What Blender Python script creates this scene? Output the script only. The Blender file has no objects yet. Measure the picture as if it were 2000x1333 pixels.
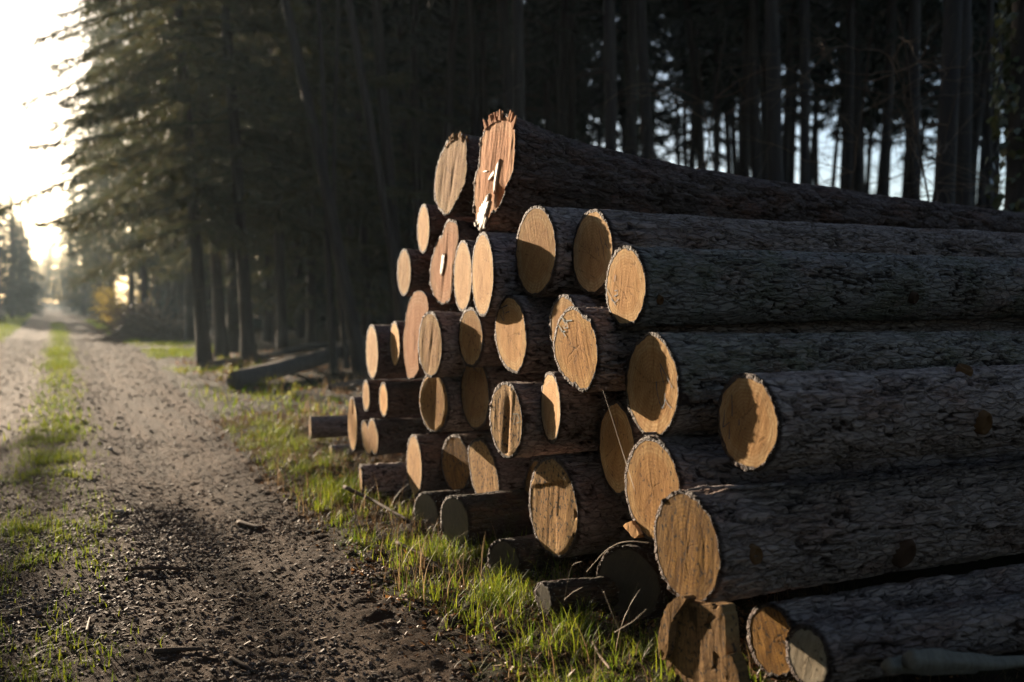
import bpy, math, random
import numpy as np
from mathutils import Vector, Euler, Quaternion, Matrix
R = math.radians
random.seed(7)
SC = bpy.context.scene
COL = SC.collection

# ------------------------------------------------------------------ camera
CAM = np.array([0.0, 0.0, 1.5])
YAW, PITCH, FPX = R(25.0), R(2.25), 1944.0
cam_d = bpy.data.cameras.new('camera')
cam = bpy.data.objects.new('camera', cam_d)
COL.objects.link(cam)
cam.location = CAM
cam.rotation_euler = Euler((R(90) - PITCH, 0, -YAW), 'XYZ')
cam_d.sensor_width = 36.0
cam_d.lens = 36.0 * FPX / 2000.0
cam_d.clip_start = 0.05
cam_d.clip_end = 3000
cam_d.dof.use_dof = True
cam_d.dof.focus_distance = 4.9
cam_d.dof.aperture_fstop = 1.35
SC.camera = cam

# ------------------------------------------------------------------ sky, sun, exposure
SUN_AZ, SUN_EL = R(11.3), R(11.1)          # azimuth to the left of the track direction (+Y)
S = Vector((-math.sin(SUN_AZ) * math.cos(SUN_EL), math.cos(SUN_AZ) * math.cos(SUN_EL), math.sin(SUN_EL)))
w = bpy.data.worlds.new('World')
SC.world = w
w.use_nodes = True
nt = w.node_tree
bg = nt.nodes['Background']
sky = nt.nodes.new('ShaderNodeTexSky')
sky.sky_type = 'NISHITA'
sky.sun_disc = False
sky.sun_elevation = SUN_EL
sky.sun_rotation = -SUN_AZ
sky.air_density = 0.7
sky.dust_density = 1.3
sky.ozone_density = 0.7
nt.links.new(sky.outputs[0], bg.inputs[0])
bg.inputs[1].default_value = 0.07
sun_d = bpy.data.lights.new('sun', 'SUN')
sun_d.energy = 5.0
sun_d.angle = R(0.55)
sun_d.color = (1.0, 0.81, 0.60)
sun = bpy.data.objects.new('sun', sun_d)
COL.objects.link(sun)
sun.rotation_euler = S.to_track_quat('Z', 'Y').to_euler()
vs = SC.view_settings
vs.view_transform = 'Standard'
vs.look = 'None'
vs.gamma = 1
vs.use_curve_mapping = False
vs.exposure = 1.75
cy = SC.cycles
cy.use_denoising = True
cy.max_bounces = 6
cy.diffuse_bounces = 3
cy.glossy_bounces = 2
cy.transmission_bounces = 3
cy.transparent_max_bounces = 6
cy.volume_bounces = 0
cy.sample_clamp_indirect = 6
cy.use_adaptive_sampling = True
cy.adaptive_threshold = 0.015

# ------------------------------------------------------------------ picture <-> place (survey of the photograph)
_f = np.array([math.sin(YAW) * math.cos(PITCH), math.cos(YAW) * math.cos(PITCH), -math.sin(PITCH)])
_r = np.array([math.cos(YAW), -math.sin(YAW), 0.0])
_u = np.cross(_r, _f)
def ray(px, py):
    return _f + _r * (px - 1000) / FPX - _u * (py - 666.5) / FPX
def on_x(px, py, X):
    d = ray(px, py)
    return CAM + d * (X / d[0])
def on_ground(px, py, z=0.0):
    d = ray(px, py)
    return CAM + d * ((z - 1.5) / d[2])
def at_dist(px, Y):
    """ground point seen in picture column px at distance Y along the track"""
    d = ray(px, 590)
    return d[0] / d[1] * Y

# ------------------------------------------------------------------ noise
def _h(i, j, k, seed):
    n = (i.astype(np.int64) * 374761393 + j.astype(np.int64) * 668265263 + k.astype(np.int64) * 2147483647 + seed * 1274126177) & 0xFFFFFFFF
    n = ((n ^ (n >> 13)) * 1274126177) & 0xFFFFFFFF
    n = ((n ^ (n >> 16)) * 2246822519) & 0xFFFFFFFF
    return ((n ^ (n >> 15)) & 0xFFFFFF) / 16777215.0
def vnoise(x, y, z, seed=0):
    x, y, z = np.broadcast_arrays(np.asarray(x, float), np.asarray(y, float), np.asarray(z, float))
    i, j, k = np.floor(x), np.floor(y), np.floor(z)
    f, g, h = x - i, y - j, z - k
    f, g, h = f * f * (3 - 2 * f), g * g * (3 - 2 * g), h * h * (3 - 2 * h)
    o = 0
    for a in (0, 1):
        for b in (0, 1):
            for c in (0, 1):
                o = o + (f if a else 1 - f) * (g if b else 1 - g) * (h if c else 1 - h) * _h(i + a, j + b, k + c, seed)
    return o * 2 - 1
def fbm(x, y, z, seed=0, oct=4, gain=0.5):
    o, a, s = 0, 1.0, 0
    for q in range(oct):
        o = o + a * vnoise(np.asarray(x) * 2 ** q, np.asarray(y) * 2 ** q, np.asarray(z) * 2 ** q, seed + q * 17)
        s += a
        a *= gain
    return o / s
def worley(x, y, z, seed=0):
    i, j, k = np.floor(x), np.floor(y), np.floor(z)
    f1 = np.full(x.shape, 9.0)
    f2 = np.full(x.shape, 9.0)
    idv = np.zeros(x.shape)
    for a in (-1, 0, 1):
        for b in (-1, 0, 1):
            for c in (-1, 0, 1):
                ii, jj, kk = i + a, j + b, k + c
                d = np.sqrt((ii + _h(ii, jj, kk, seed) - x) ** 2 + (jj + _h(ii, jj, kk, seed + 5) - y) ** 2 + (kk + _h(ii, jj, kk, seed + 9) - z) ** 2)
                m = d < f1
                f2 = np.where(m, f1, np.minimum(f2, d))
                idv = np.where(m, _h(ii, jj, kk, seed + 13), idv)
                f1 = np.where(m, d, f1)
    return f1, f2, idv
def sstep(a, b, x):
    t = np.clip((x - a) / (b - a), 0, 1)
    return t * t * (3 - 2 * t)

# ------------------------------------------------------------------ mesh helpers
class MB:
    """collects quads and triangles; build() links them as ONE mesh object"""
    def __init__(s):
        s.v, s.q, s.t, s.n = [], [], [], 0
        s.at = {}
    def add(s, V, Q=None, T=None, **attrs):
        V = np.asarray(V, float).reshape(-1, 3)
        s.v.append(V)
        if Q is not None and len(Q): s.q.append(np.asarray(Q, int).reshape(-1, 4) + s.n)
        if T is not None and len(T): s.t.append(np.asarray(T, int).reshape(-1, 3) + s.n)
        for k, a in attrs.items(): s.at.setdefault(k, []).append(np.asarray(a, float))
        s.n += len(V)
    def mesh(s, name, smooth=False):
        V = np.concatenate(s.v)
        Q = np.concatenate(s.q) if s.q else np.zeros((0, 4), int)
        T = np.concatenate(s.t) if s.t else np.zeros((0, 3), int)
        me = bpy.data.meshes.new(name)
        me.vertices.add(len(V))
        me.vertices.foreach_set('co', V.astype(np.float32).ravel())
        nl = Q.size + T.size
        me.loops.add(nl)
        me.loops.foreach_set('vertex_index', np.concatenate([Q.ravel(), T.ravel()]).astype(np.int32))
        me.polygons.add(len(Q) + len(T))
        st = np.concatenate([np.arange(len(Q)) * 4, Q.size + np.arange(len(T)) * 3])
        me.polygons.foreach_set('loop_start', st.astype(np.int32))
        me.polygons.foreach_set('use_smooth', np.full(len(st), smooth))
        for k, a in s.at.items():
            A = np.concatenate(a)
            if len(A) == len(V):
                me.attributes.new(k, 'FLOAT', 'POINT').data.foreach_set('value', A.astype(np.float32))
        me.update(calc_edges=True)
        return me
    def build(s, name, mat, parent=None, smooth=False):
        return obj(name, s.mesh(name, smooth), mat, parent)
def obj(name, me, mat, parent=None):
    o = bpy.data.objects.new(name, me)
    COL.objects.link(o)
    if mat is not None and not me.materials: me.materials.append(mat)
    if parent is not None: o.parent = parent
    return o
def tag(o, label=None, cat=None, group=None, kind=None):
    if label: o['label'] = label
    if cat: o['category'] = cat
    if group: o['group'] = group
    if kind: o['kind'] = kind
    return o
def empty(name, loc=(0, 0, 0), rot=(0, 0, 0), scale=None):
    o = bpy.data.objects.new(name, None)
    COL.objects.link(o)
    o.location, o.rotation_euler = loc, rot
    if scale: o.scale = scale
    o.empty_display_size = 0.2
    return o
def frames(P):
    P = np.asarray(P, float)
    T = np.gradient(P, axis=0)
    T /= np.linalg.norm(T, axis=1)[:, None] + 1e-9
    ref = np.array([0, 0, 1.0]) if abs(T[:, 2]).mean() < 0.8 else np.array([1.0, 0, 0])
    A = np.cross(T, ref)
    A /= np.linalg.norm(A, axis=1)[:, None] + 1e-9
    return T, A, np.cross(T, A)
def tube(mb, P, rad, n=6, cap=True, noise=0.0, seed=0):
    P = np.asarray(P, float)
    rad = np.broadcast_to(np.asarray(rad, float), (len(P),))
    T, A, B = frames(P)
    th = np.arange(n) / n * 2 * math.pi
    rr = rad[:, None] * np.ones(n)[None]
    if noise: rr = rr * (1 + noise * vnoise(np.cos(th)[None] * 1.7 + P[:, 2:3] * .3, np.sin(th)[None] * 1.7, P.sum(1)[:, None] * .9, seed))
    V = P[:, None] + rr[..., None] * (np.cos(th)[None, :, None] * A[:, None] + np.sin(th)[None, :, None] * B[:, None])
    m = len(P)
    i = np.arange(m - 1)[:, None] * n
    j = np.arange(n)[None]
    a, b = i + j, i + (j + 1) % n
    Q = np.stack([a, b, b + n, a + n], -1).reshape(-1, 4)
    V = V.reshape(-1, 3)
    Tn = []
    if cap:
        V = np.concatenate([V, P[:1], P[-1:]])
        c0, c1 = m * n, m * n + 1
        for k in range(n):
            Tn.append((c0, (k + 1) % n, k))
            Tn.append((c1, (m - 1) * n + k, (m - 1) * n + (k + 1) % n))
    mb.add(V, Q, Tn)
def wander(p, d, L, n, bend, rng, drop=0.0):
    P = [np.array(p, float)]
    d = np.array(d, float)
    d /= np.linalg.norm(d)
    for k in range(n):
        d = d + rng.normal(0, bend, 3) + np.array([0, 0, -drop])
        d /= np.linalg.norm(d)
        P.append(P[-1] + d * L / n)
    return np.array(P)
def blades(mb, p, d, wv, tip=0.35):
    """flat tapered blades: base p, full vector d, half width vector wv"""
    n = len(p)
    V = np.stack([p - wv, p + wv, p + d + wv * tip, p + d - wv * tip], 1).reshape(-1, 3)
    mb.add(V, np.arange(4 * n).reshape(-1, 4))

# ------------------------------------------------------------------ material helper
class NT:
    def __init__(s, name):
        s.m = bpy.data.materials.new(name)
        s.m.use_nodes = True
        s.t = s.m.node_tree
        s.b = s.t.nodes['Principled BSDF']
        s.out = s.t.nodes['Material Output']
    def n(s, typ, props=None, **ins):
        nd = s.t.nodes.new('ShaderNode' + typ)
        for k, v in (props or {}).items(): setattr(nd, k, v)
        for k, v in ins.items(): s.set(nd, k, v)
        return nd
    def set(s, nd, k, v):
        i = nd.inputs[int(k[1:])] if k[0] == 'i' and k[1:].isdigit() else nd.inputs[k.replace('_', ' ')]
        if isinstance(v, bpy.types.NodeSocket): s.t.links.new(v, i)
        else: i.default_value = v
    def coord(s, scale=(1, 1, 1), rot=(0, 0, 0), kind='Object'):
        c = s.n('TexCoord').outputs[kind]
        return s.n('Mapping', Vector=c, Scale=scale, Rotation=rot).outputs[0]
    def noise(s, vec, scale, detail=4, rough=0.55, dist=0.0):
        return s.n('TexNoise', Vector=vec, Scale=scale, Detail=detail, Roughness=rough, Distortion=dist).outputs['Fac']
    def ramp(s, fac, stops):
        r = s.n('ValToRGB', Fac=fac)
        e = r.color_ramp.elements
        while len(e) < len(stops): e.new(0.5)
        for q, (p, c) in enumerate(stops):
            e[q].position = p
            e[q].color = (*c, 1) if len(c) == 3 else c
        return r.outputs[0]
    def mix(s, fac, a, b, mode='MIX'):
        nd = s.n('Mix', {'data_type': 'RGBA', 'blend_type': mode})
        for idx, v in ((0, fac), (6, a), (7, b)):
            i = nd.inputs[idx]
            if isinstance(v, bpy.types.NodeSocket): s.t.links.new(v, i)
            else: i.default_value = v if idx == 0 else (*v, 1)
        return nd.outputs[2]
    def math(s, op, a, b=0.0, c=None, clamp=False):
        nd = s.n('Math', {'operation': op, 'use_clamp': clamp})
        for idx, v in ((0, a), (1, b), (2, c)):
            if v is None: continue
            if isinstance(v, bpy.types.NodeSocket): s.t.links.new(v, nd.inputs[idx])
            else: nd.inputs[idx].default_value = v
        return nd.outputs[0]
    def attr(s, name):
        return s.n('Attribute', {'attribute_name': name}).outputs['Fac']
    def bump(s, h, strength, dist, normal=None):
        nd = s.n('Bump', Height=h, Strength=strength, Distance=dist)
        if normal is not None: s.t.links.new(normal, nd.inputs['Normal'])
        return nd.outputs[0]
    def fin(s, color=None, rough=0.8, spec=0.3, normal=None):
        for k, v in (('Base Color', color), ('Roughness', rough), ('Specular IOR Level', spec), ('Normal', normal)):
            if v is None: continue
            if isinstance(v, bpy.types.NodeSocket): s.t.links.new(v, s.b.inputs[k])
            elif isinstance(v, tuple): s.b.inputs[k].default_value = (*v, 1)
            else: s.b.inputs[k].default_value = v
        return s.m

def mat_bark(name, plate, fissure, moss=0.0, warm=(0.16, 0.075, 0.045)):
    g = NT(name)
    v = g.coord((0.35, 1, 1))
    big = g.noise(g.coord(), 3.0, 3)
    mid = g.noise(v, 26, 5, 0.65)
    fine = g.noise(v, 110, 4, 0.7)
    c = g.mix(g.math('MULTIPLY', g.math('SUBTRACT', mid, 0.42, clamp=True), 3.2, clamp=True), tuple(x * 0.62 for x in plate), tuple(min(1, x * 1.45) for x in plate))
    c = g.mix(g.ramp(g.noise(g.coord((0.5, 1, 1)), 5.5, 4), [(0.5, (0, 0, 0)), (0.72, (1, 1, 1))]), c, warm)
    wv = g.n('VectorMath', {'operation': 'ADD'}, i0=v, i1=g.n('VectorMath', {'operation': 'SCALE'}, i0=g.n('TexNoise', Vector=v, Scale=30.0, Detail=3.0).outputs['Color'], Scale=0.030).outputs[0]).outputs[0]
    sc_e = g.n('TexVoronoi', {'feature': 'DISTANCE_TO_EDGE'}, Vector=wv, Scale=36.0).outputs['Distance']
    sc_c = g.n('SeparateColor', Color=g.n('TexVoronoi', Vector=wv, Scale=36.0).outputs['Color']).outputs[0]
    edge_ = g.ramp(sc_e, [(0.0, (0, 0, 0)), (0.16, (1, 1, 1))])
    c = g.mix(g.math('MULTIPLY', sc_c, 0.55), c, tuple(x * 0.5 for x in plate))
    c = g.mix(g.math('MULTIPLY', g.math('SUBTRACT', 1.0, edge_), 0.6), c, fissure)
    if moss:
        mk = g.ramp(g.noise(g.coord(), 4.2, 5, 0.6), [(0.46, (0, 0, 0)), (0.66, (1, 1, 1))])
        c = g.mix(g.math('MULTIPLY', mk, moss), c, (0.045, 0.06, 0.015))
    c = g.mix(g.math('MULTIPLY', g.ramp(fine, [(0.35, (0, 0, 0)), (0.62, (1, 1, 1))]), 0.30), c, tuple(min(1, x * 1.8) for x in plate))
    rnd = g.n('ObjectInfo').outputs['Random']
    tn = g.math('MULTIPLY_ADD', rnd, .45, .82)
    br = g.math('MULTIPLY_ADD', g.math('FRACT', g.math('MULTIPLY', rnd, 5.7)), .25, .86)
    c = g.mix(1.0, c, g.n('CombineXYZ', X=g.math('MULTIPLY', tn, 1.08), Y=g.math('MULTIPLY', tn, g.math('MULTIPLY_ADD', br, .4, .6)), Z=g.math('MULTIPLY', tn, br)).outputs[0], 'MULTIPLY')
    c = g.mix(g.ramp(g.attr('plate'), [(0.05, (0, 0, 0)), (0.55, (1, 1, 1))]), fissure, c)
    n = g.bump(g.math('ADD', g.math('ADD', g.math('MULTIPLY', mid, 0.8), g.math('MULTIPLY', sc_c, 0.45)), g.math('ADD', g.math('MULTIPLY', fine, 0.4), g.math('MULTIPLY', edge_, 0.5))), 1.0, 0.02)
    return g.fin(c, 0.75, 0.22, n)
BARK = mat_bark('bark_grey', (0.29, 0.255, 0.235), (0.035, 0.02, 0.014))
BARK_MOSS = mat_bark('bark_mossy', (0.25, 0.24, 0.215), (0.035, 0.022, 0.015), 0.7)
BARK_RED = mat_bark('bark_reddish', (0.165, 0.125, 0.108), (0.04, 0.02, 0.013), 0.15, (0.20, 0.085, 0.045))

BARK_SHADE = mat_bark('bark_shade_tone', (0.034, 0.027, 0.022), (0.03, 0.018, 0.012), 0.4)  # base log bark: the shade under the stack is put into this near-black colour

def mat_wood(name, heart, sap, dark, dirt, grain=1.0, wet=0.0):
    g = NT(name)
    o = g.coord()
    rnd = g.n('ObjectInfo').outputs['Random']
    warp = g.noise(o, 7, 3)
    sep = g.n('SeparateXYZ', Vector=o)
    y, z = sep.outputs[1], sep.outputs[2]
    rr = g.attr('rim')                                   # 0 at the pith, 1 at the bark
    rings = g.math('SINE', g.math('ADD', g.math('MULTIPLY', rr, 78.0), g.math('MULTIPLY', warp, 13.0)))
    # saw lines: noise drawn out along one direction that differs from log to log
    ang = g.math('MULTIPLY_ADD', rnd, 1.1, 1.05)
    rot = g.n('VectorRotate', {'rotation_type': 'X_AXIS'}, Vector=o, Angle=ang).outputs[0]
    saw = g.noise(g.n('Mapping', Vector=rot, Scale=(1, 4, 62)).outputs[0], 1.0, 5, 0.7)
    saw2 = g.noise(g.n('Mapping', Vector=rot, Scale=(1, 16, 330)).outputs[0], 1.0, 3, 0.7)
    blot = g.noise(o, 16, 5, 0.6)
    c = g.mix(g.ramp(rr, [(0.70, (0, 0, 0)), (0.80, (1, 1, 1))]), heart, sap)
    c = g.mix(g.math('MULTIPLY', g.ramp(blot, [(0.40, (0, 0, 0)), (0.68, (1, 1, 1))]), 0.60), c, dark)
    c = g.mix(g.math('MULTIPLY_ADD', rings, 0.22, 0.20), c, dark)
    core = g.ramp(g.math('ADD', rr, g.math('MULTIPLY', g.math('SUBTRACT', warp, .5), .35)), [(0.18, (1, 1, 1)), (0.55, (0, 0, 0))])
    c = g.mix(g.math('MULTIPLY', core, g.math('MULTIPLY', rnd, .45)), c, dark)
    c = g.mix(g.math('MULTIPLY', g.ramp(saw, [(0.34, (1, 1, 1)), (0.54, (0, 0, 0))]), 0.62 * grain), c, dark)
    fib = g.noise(o, 170, 4, 0.75)
    c = g.mix(g.math('MULTIPLY', g.ramp(fib, [(0.38, (1, 1, 1)), (0.55, (0, 0, 0))]), 0.45), c, dark)
    sp = g.ramp(g.noise(o, 48, 3, 0.5), [(0.66 - 0.08 * dirt, (0, 0, 0)), (0.74 - 0.08 * dirt, (1, 1, 1))])
    c = g.mix(g.math('MULTIPLY', sp, min(1.0, 0.55 + dirt * 0.4)), c, (0.05, 0.035, 0.022))
    c = g.mix(g.attr('crack'), c, (0.035, 0.02, 0.01))
    tone = g.math('MULTIPLY_ADD', g.n('ObjectInfo').outputs['Random'], 0.42, 0.74)
    tone_b = g.math('MULTIPLY_ADD', g.math('FRACT', g.math('MULTIPLY', rnd, 7.3)), 0.40, 0.92)
    c = g.mix(1.0, c, g.n('CombineXYZ', X=tone, Y=g.math('MULTIPLY', tone, g.math('MULTIPLY_ADD', tone_b, .25, .76)), Z=g.math('MULTIPLY', tone, tone_b)).outputs[0], 'MULTIPLY')
    h = g.math('ADD', g.math('MULTIPLY', saw, 0.9), g.math('ADD', g.math('MULTIPLY', saw2, 0.35), g.math('MULTIPLY', fib, 0.5)))
    n = g.bump(h, 0.55, 0.0026 * grain)
    return g.fin(c, 0.85 - 0.35 * wet, 0.06 + 0.35 * wet, n)
W_FRESH = mat_wood('cut_wood_pale', (0.62, 0.36, 0.145), (0.69, 0.465, 0.22), (0.33, 0.155, 0.052), 0.25)
W_ORANGE = mat_wood('cut_wood_orange', (0.58, 0.275, 0.115), (0.62, 0.35, 0.17), (0.33, 0.13, 0.05), 0.1, 1.3)
W_GOLD = mat_wood('cut_wood_golden', (0.50, 0.27, 0.092), (0.58, 0.365, 0.15), (0.25, 0.118, 0.038), 0.7, 1.3)
W_OLD = mat_wood('cut_wood_weathered', (0.37, 0.19, 0.045), (0.34, 0.19, 0.06), (0.11, 0.05, 0.014), 1.1, 1.9, 0.0)
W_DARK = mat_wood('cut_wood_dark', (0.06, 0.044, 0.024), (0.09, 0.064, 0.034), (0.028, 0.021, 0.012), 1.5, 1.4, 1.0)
W_BLOCK = mat_wood('block_wood', (0.29, 0.165, 0.062), (0.30, 0.175, 0.075), (0.10, 0.052, 0.02), 1.2, 1.8)
W_SPECK = mat_wood('cut_wood_speckled', (0.50, 0.285, 0.105), (0.52, 0.33, 0.14), (0.22, 0.11, 0.038), 1.35, 1.5)
W_GREY = mat_wood('cut_wood_bleached', (0.42, 0.36, 0.27), (0.48, 0.42, 0.33), (0.25, 0.2, 0.14), 0.6, 1.0)

def flat(name, col, rough=0.6, spec=0.3, var=0.0):
    g = NT(name)
    c = col
    if var:
        r = g.n('NewGeometry').outputs['Random Per Island']
        c = g.mix(r, tuple(x * (1 - var) for x in col), tuple(min(1, x * (1 + var)) for x in col))
    nz = g.noise(g.coord(), 60, 3)
    c = g.mix(g.math('MULTIPLY', nz, 0.4), c, tuple(x * 0.55 for x in col))
    return g.fin(c, rough, spec)
RESIN = flat('white_resin', (0.78, 0.71, 0.60), 0.6, 0.22)
MARK = flat('blue_crayon', (0.045, 0.055, 0.075), 0.7)
MARK_TEAL = flat('teal_crayon', (0.10, 0.13, 0.12), 0.7)
KNOT = flat('knot_wood', (0.15, 0.078, 0.034), 0.8, .05)
KNOT_RED = flat('knot_wood_red', (0.075, 0.042, 0.026), 0.8, .05)

def mat_leaf(name, col, col2, trans=0.4, rough=0.55, spec=0.3):
    g = NT(name)
    r = g.n('NewGeometry').outputs['Random Per Island']
    c = g.mix(r, col, col2)
    g.fin(c, rough, spec)
    tr = g.n('BsdfTranslucent', Color=c)
    mx = g.n('MixShader', Fac=trans)
    g.t.links.new(g.b.outputs[0], mx.inputs[1])
    g.t.links.new(tr.outputs[0], mx.inputs[2])
    g.t.links.new(mx.outputs[0], g.out.inputs[0])
    return g.m
GRASS = mat_leaf('grass_green', (0.075, 0.135, 0.010), (0.25, 0.27, 0.022), 0.55)
GRASS_DRY = mat_leaf('grass_straw', (0.30, 0.19, 0.09), (0.48, 0.34, 0.19), 0.3)
MATTED = mat_leaf('grass_dead', (0.09, 0.055, 0.028), (0.22, 0.14, 0.07), 0.3)
NEEDLE = mat_leaf('spruce_needles', (0.034, 0.052, 0.024), (0.095, 0.08, 0.034), 0.42)
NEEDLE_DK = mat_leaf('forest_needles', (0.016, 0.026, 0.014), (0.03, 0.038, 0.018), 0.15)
WEED = mat_leaf('weed_leaves', (0.20, 0.21, 0.03), (0.30, 0.28, 0.05), 0.5)
YELLOW = mat_leaf('yellow_leaves', (0.38, 0.27, 0.03), (0.52, 0.38, 0.06), 0.5)
IVY = mat_leaf('ivy_leaf', (0.05, 0.075, 0.02), (0.13, 0.12, 0.04), 0.25, 0.3, 0.6)
DEADLEAF = mat_leaf('dead_leaves', (0.15, 0.07, 0.03), (0.36, 0.18, 0.07), 0.3)
def mat_trunk(name, a, b):
    g = NT(name)
    v = g.coord((1, 1, 0.18))
    nz = g.noise(v, 14, 5, 0.65)
    c = g.mix(nz, a, b)
    return g.fin(c, 0.85, 0.2, g.bump(nz, 0.9, 0.03))
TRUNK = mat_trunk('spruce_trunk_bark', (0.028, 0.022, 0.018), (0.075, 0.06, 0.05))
FALLEN = mat_trunk('fallen_trunk_bark', (0.045, 0.037, 0.031), (0.16, 0.135, 0.115))
TWIG = flat('twig_bark', (0.085, 0.06, 0.043), 0.8, 0.1, 0.3)
BRUSH = flat('brushwood_bark', (0.15, 0.095, 0.06), 0.75, 0.2, 0.5)
TWIG_PALE = flat('pale_twig_bark', (0.20, 0.135, 0.085), 0.7, 0.2, 0.3)

# ------------------------------------------------------------------ ground and track
def c_mid(Y): return np.where(Y < 60, 0.0105 * Y - 0.05, 0.58 * np.exp(-np.clip(Y - 60, 0, None) / 220))
def e_right(Y): return np.minimum(1.50 + 0.036 * (Y - 4), 2.45)
def e_left(Y): return c_mid(Y) - 1.75 - 0.003 * np.minimum(Y, 60)
def ground_z(X, Y):
    c = c_mid(Y)
    rut = -0.06 * np.exp(-((X - c - 0.85) / 0.38) ** 2) - 0.06 * np.exp(-((X - c + 0.95) / 0.42) ** 2)
    er, el = e_right(Y), e_left(Y)
    off = np.maximum(sstep(-0.1, 0.7, X - er), sstep(-0.1, 0.8, el - X))
    z = rut + 0.02 * fbm(X * .7, Y * .7, 0 * X, 3, 3) + off * (0.035 + 0.045 * fbm(X * 1.9, Y * 1.9, 0 * X, 11, 3))
    far = sstep(6, 18, X - er)
    z = z + far * 0.35 * fbm(X * .12, Y * .12, 0 * X, 21, 3) 
    return z
def ground_fine(X, Y):
    er, el = e_right(Y), e_left(Y)
    off = np.maximum(sstep(-0.35, 0.25, X - er), sstep(-0.2, 0.4, el - X))
    clod = np.abs(fbm(X * 7, Y * 7, 0 * X, 31, 4))
    return (0.006 + 0.022 * off) * fbm(X * 5, Y * 5, 0 * X, 41, 3) + (0.012 + 0.035 * off) * (clod - 0.2) + 0.009 * fbm(X * 22, Y * 22, 0 * X, 51, 2)
def axis(lo, hi, step, far_lo, far_hi, grow=1.12):
    a = list(np.arange(lo, hi, step))
    s, x = step, a[-1]
    while x < far_hi:
        s *= grow
        x += s
        a.append(x)
    s, x, b = step, lo, []
    while x > far_lo:
        s *= grow
        x -= s
        b.append(x)
    return np.array(b[::-1] + a)
xs = axis(-0.7, 2.75, 0.021, -500, 500)
ys = axis(2.4, 9.0, 0.021, -300, 900, 1.05)
GX, GY = np.meshgrid(xs, ys)
GZ = ground_z(GX, GY)
fine_w = np.clip(1.4 - np.hypot(GX - 1, GY) / 40, 0, 1)
GZ = GZ + fine_w * ground_fine(GX, GY)
nx, ny = len(xs), len(ys)
V = np.stack([GX, GY, GZ], -1).reshape(-1, 3)
ii, jj = np.meshgrid(np.arange(nx - 1), np.arange(ny - 1))
a = (jj * nx + ii).ravel()
Q = np.stack([a, a + 1, a + 1 + nx, a + nx], -1)
cx_, cy_ = V[Q].mean(1)[:, 0], V[Q].mean(1)[:, 1]
wob = 0.10 * fbm(cx_ * 0.9, cy_ * 0.9, 0 * cx_, 61, 3)
is_track = (cx_ < e_right(cy_) + wob) & (cx_ > e_left(cy_) + wob)
def submesh(mask):
    q = Q[mask]
    u, inv = np.unique(q, return_inverse=True)
    mb = MB()
    mb.add(V[u], inv.reshape(-1, 4))
    return mb
def mat_soil(name, dark, mid, light, green=None):
    g = NT(name)
    o = g.coord()
    n1 = g.noise(o, 1.3, 5, 0.6)
    n2 = g.noise(o, 38, 6, 0.7)
    n3 = g.noise(o, 160, 4, 0.7)
    vor = g.n('TexVoronoi', Vector=o, Scale=75.0)
    c = g.mix(g.ramp(n1, [(0.35, (0, 0, 0)), (0.65, (1, 1, 1))]), dark, mid)
    c = g.mix(g.math('MULTIPLY', g.ramp(n2, [(0.5, (0, 0, 0)), (0.68, (1, 1, 1))]), 0.75), c, light)
    pe = g.ramp(vor.outputs['Distance'], [(0.16, (1, 1, 1)), (0.30, (0, 0, 0))])
    pm = g.math('MULTIPLY', pe, g.ramp(g.noise(o, 6, 3), [(0.48, (0, 0, 0)), (0.6, (1, 1, 1))]))
    c = g.mix(g.math('MULTIPLY', pm, 0.6), c, g.mix(vor.outputs['Color'], tuple(x * .7 for x in light), tuple(x * 1.7 for x in light)))
    rut_streak = g.ramp(g.noise(g.coord((5.0, .22, 1)), 1.0, 4, .6), [(.42, (0, 0, 0)), (.62, (1, 1, 1))])
    if not green: c = g.mix(g.math('MULTIPLY', rut_streak, .55), c, light)
    if green:
        gm = g.ramp(g.noise(o, 2.2, 5, 0.65), [(0.48, (0, 0, 0)), (0.62, (1, 1, 1))])
        c = g.mix(g.math('MULTIPLY', gm, 0.8), c, green)
    h = g.math('ADD', n2, g.math('ADD', g.math('MULTIPLY', n3, 0.5), g.math('MULTIPLY', pe, 0.25)))
    return g.fin(c, 0.9, 0.08, g.bump(h, 1.0, 0.03))
tag(submesh(~is_track).build('ground', mat_soil('forest_soil', (0.022, 0.015, 0.010), (0.042, 0.028, 0.018), (0.085, 0.052, 0.03), (0.032, 0.04, 0.011)), None, True), kind='structure')
tag(submesh(is_track).build('track', mat_soil('gravel_track', (0.034, 0.021, 0.0125), (0.066, 0.041, 0.024), (0.155, 0.10, 0.064)), None, True), kind='structure')
def gz(x, y):
    x, y = np.asarray(x, float), np.asarray(y, float)
    return ground_z(x, y) + np.clip(1.4 - np.hypot(x - 1, y) / 40, 0, 1) * ground_fine(x, y)

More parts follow.
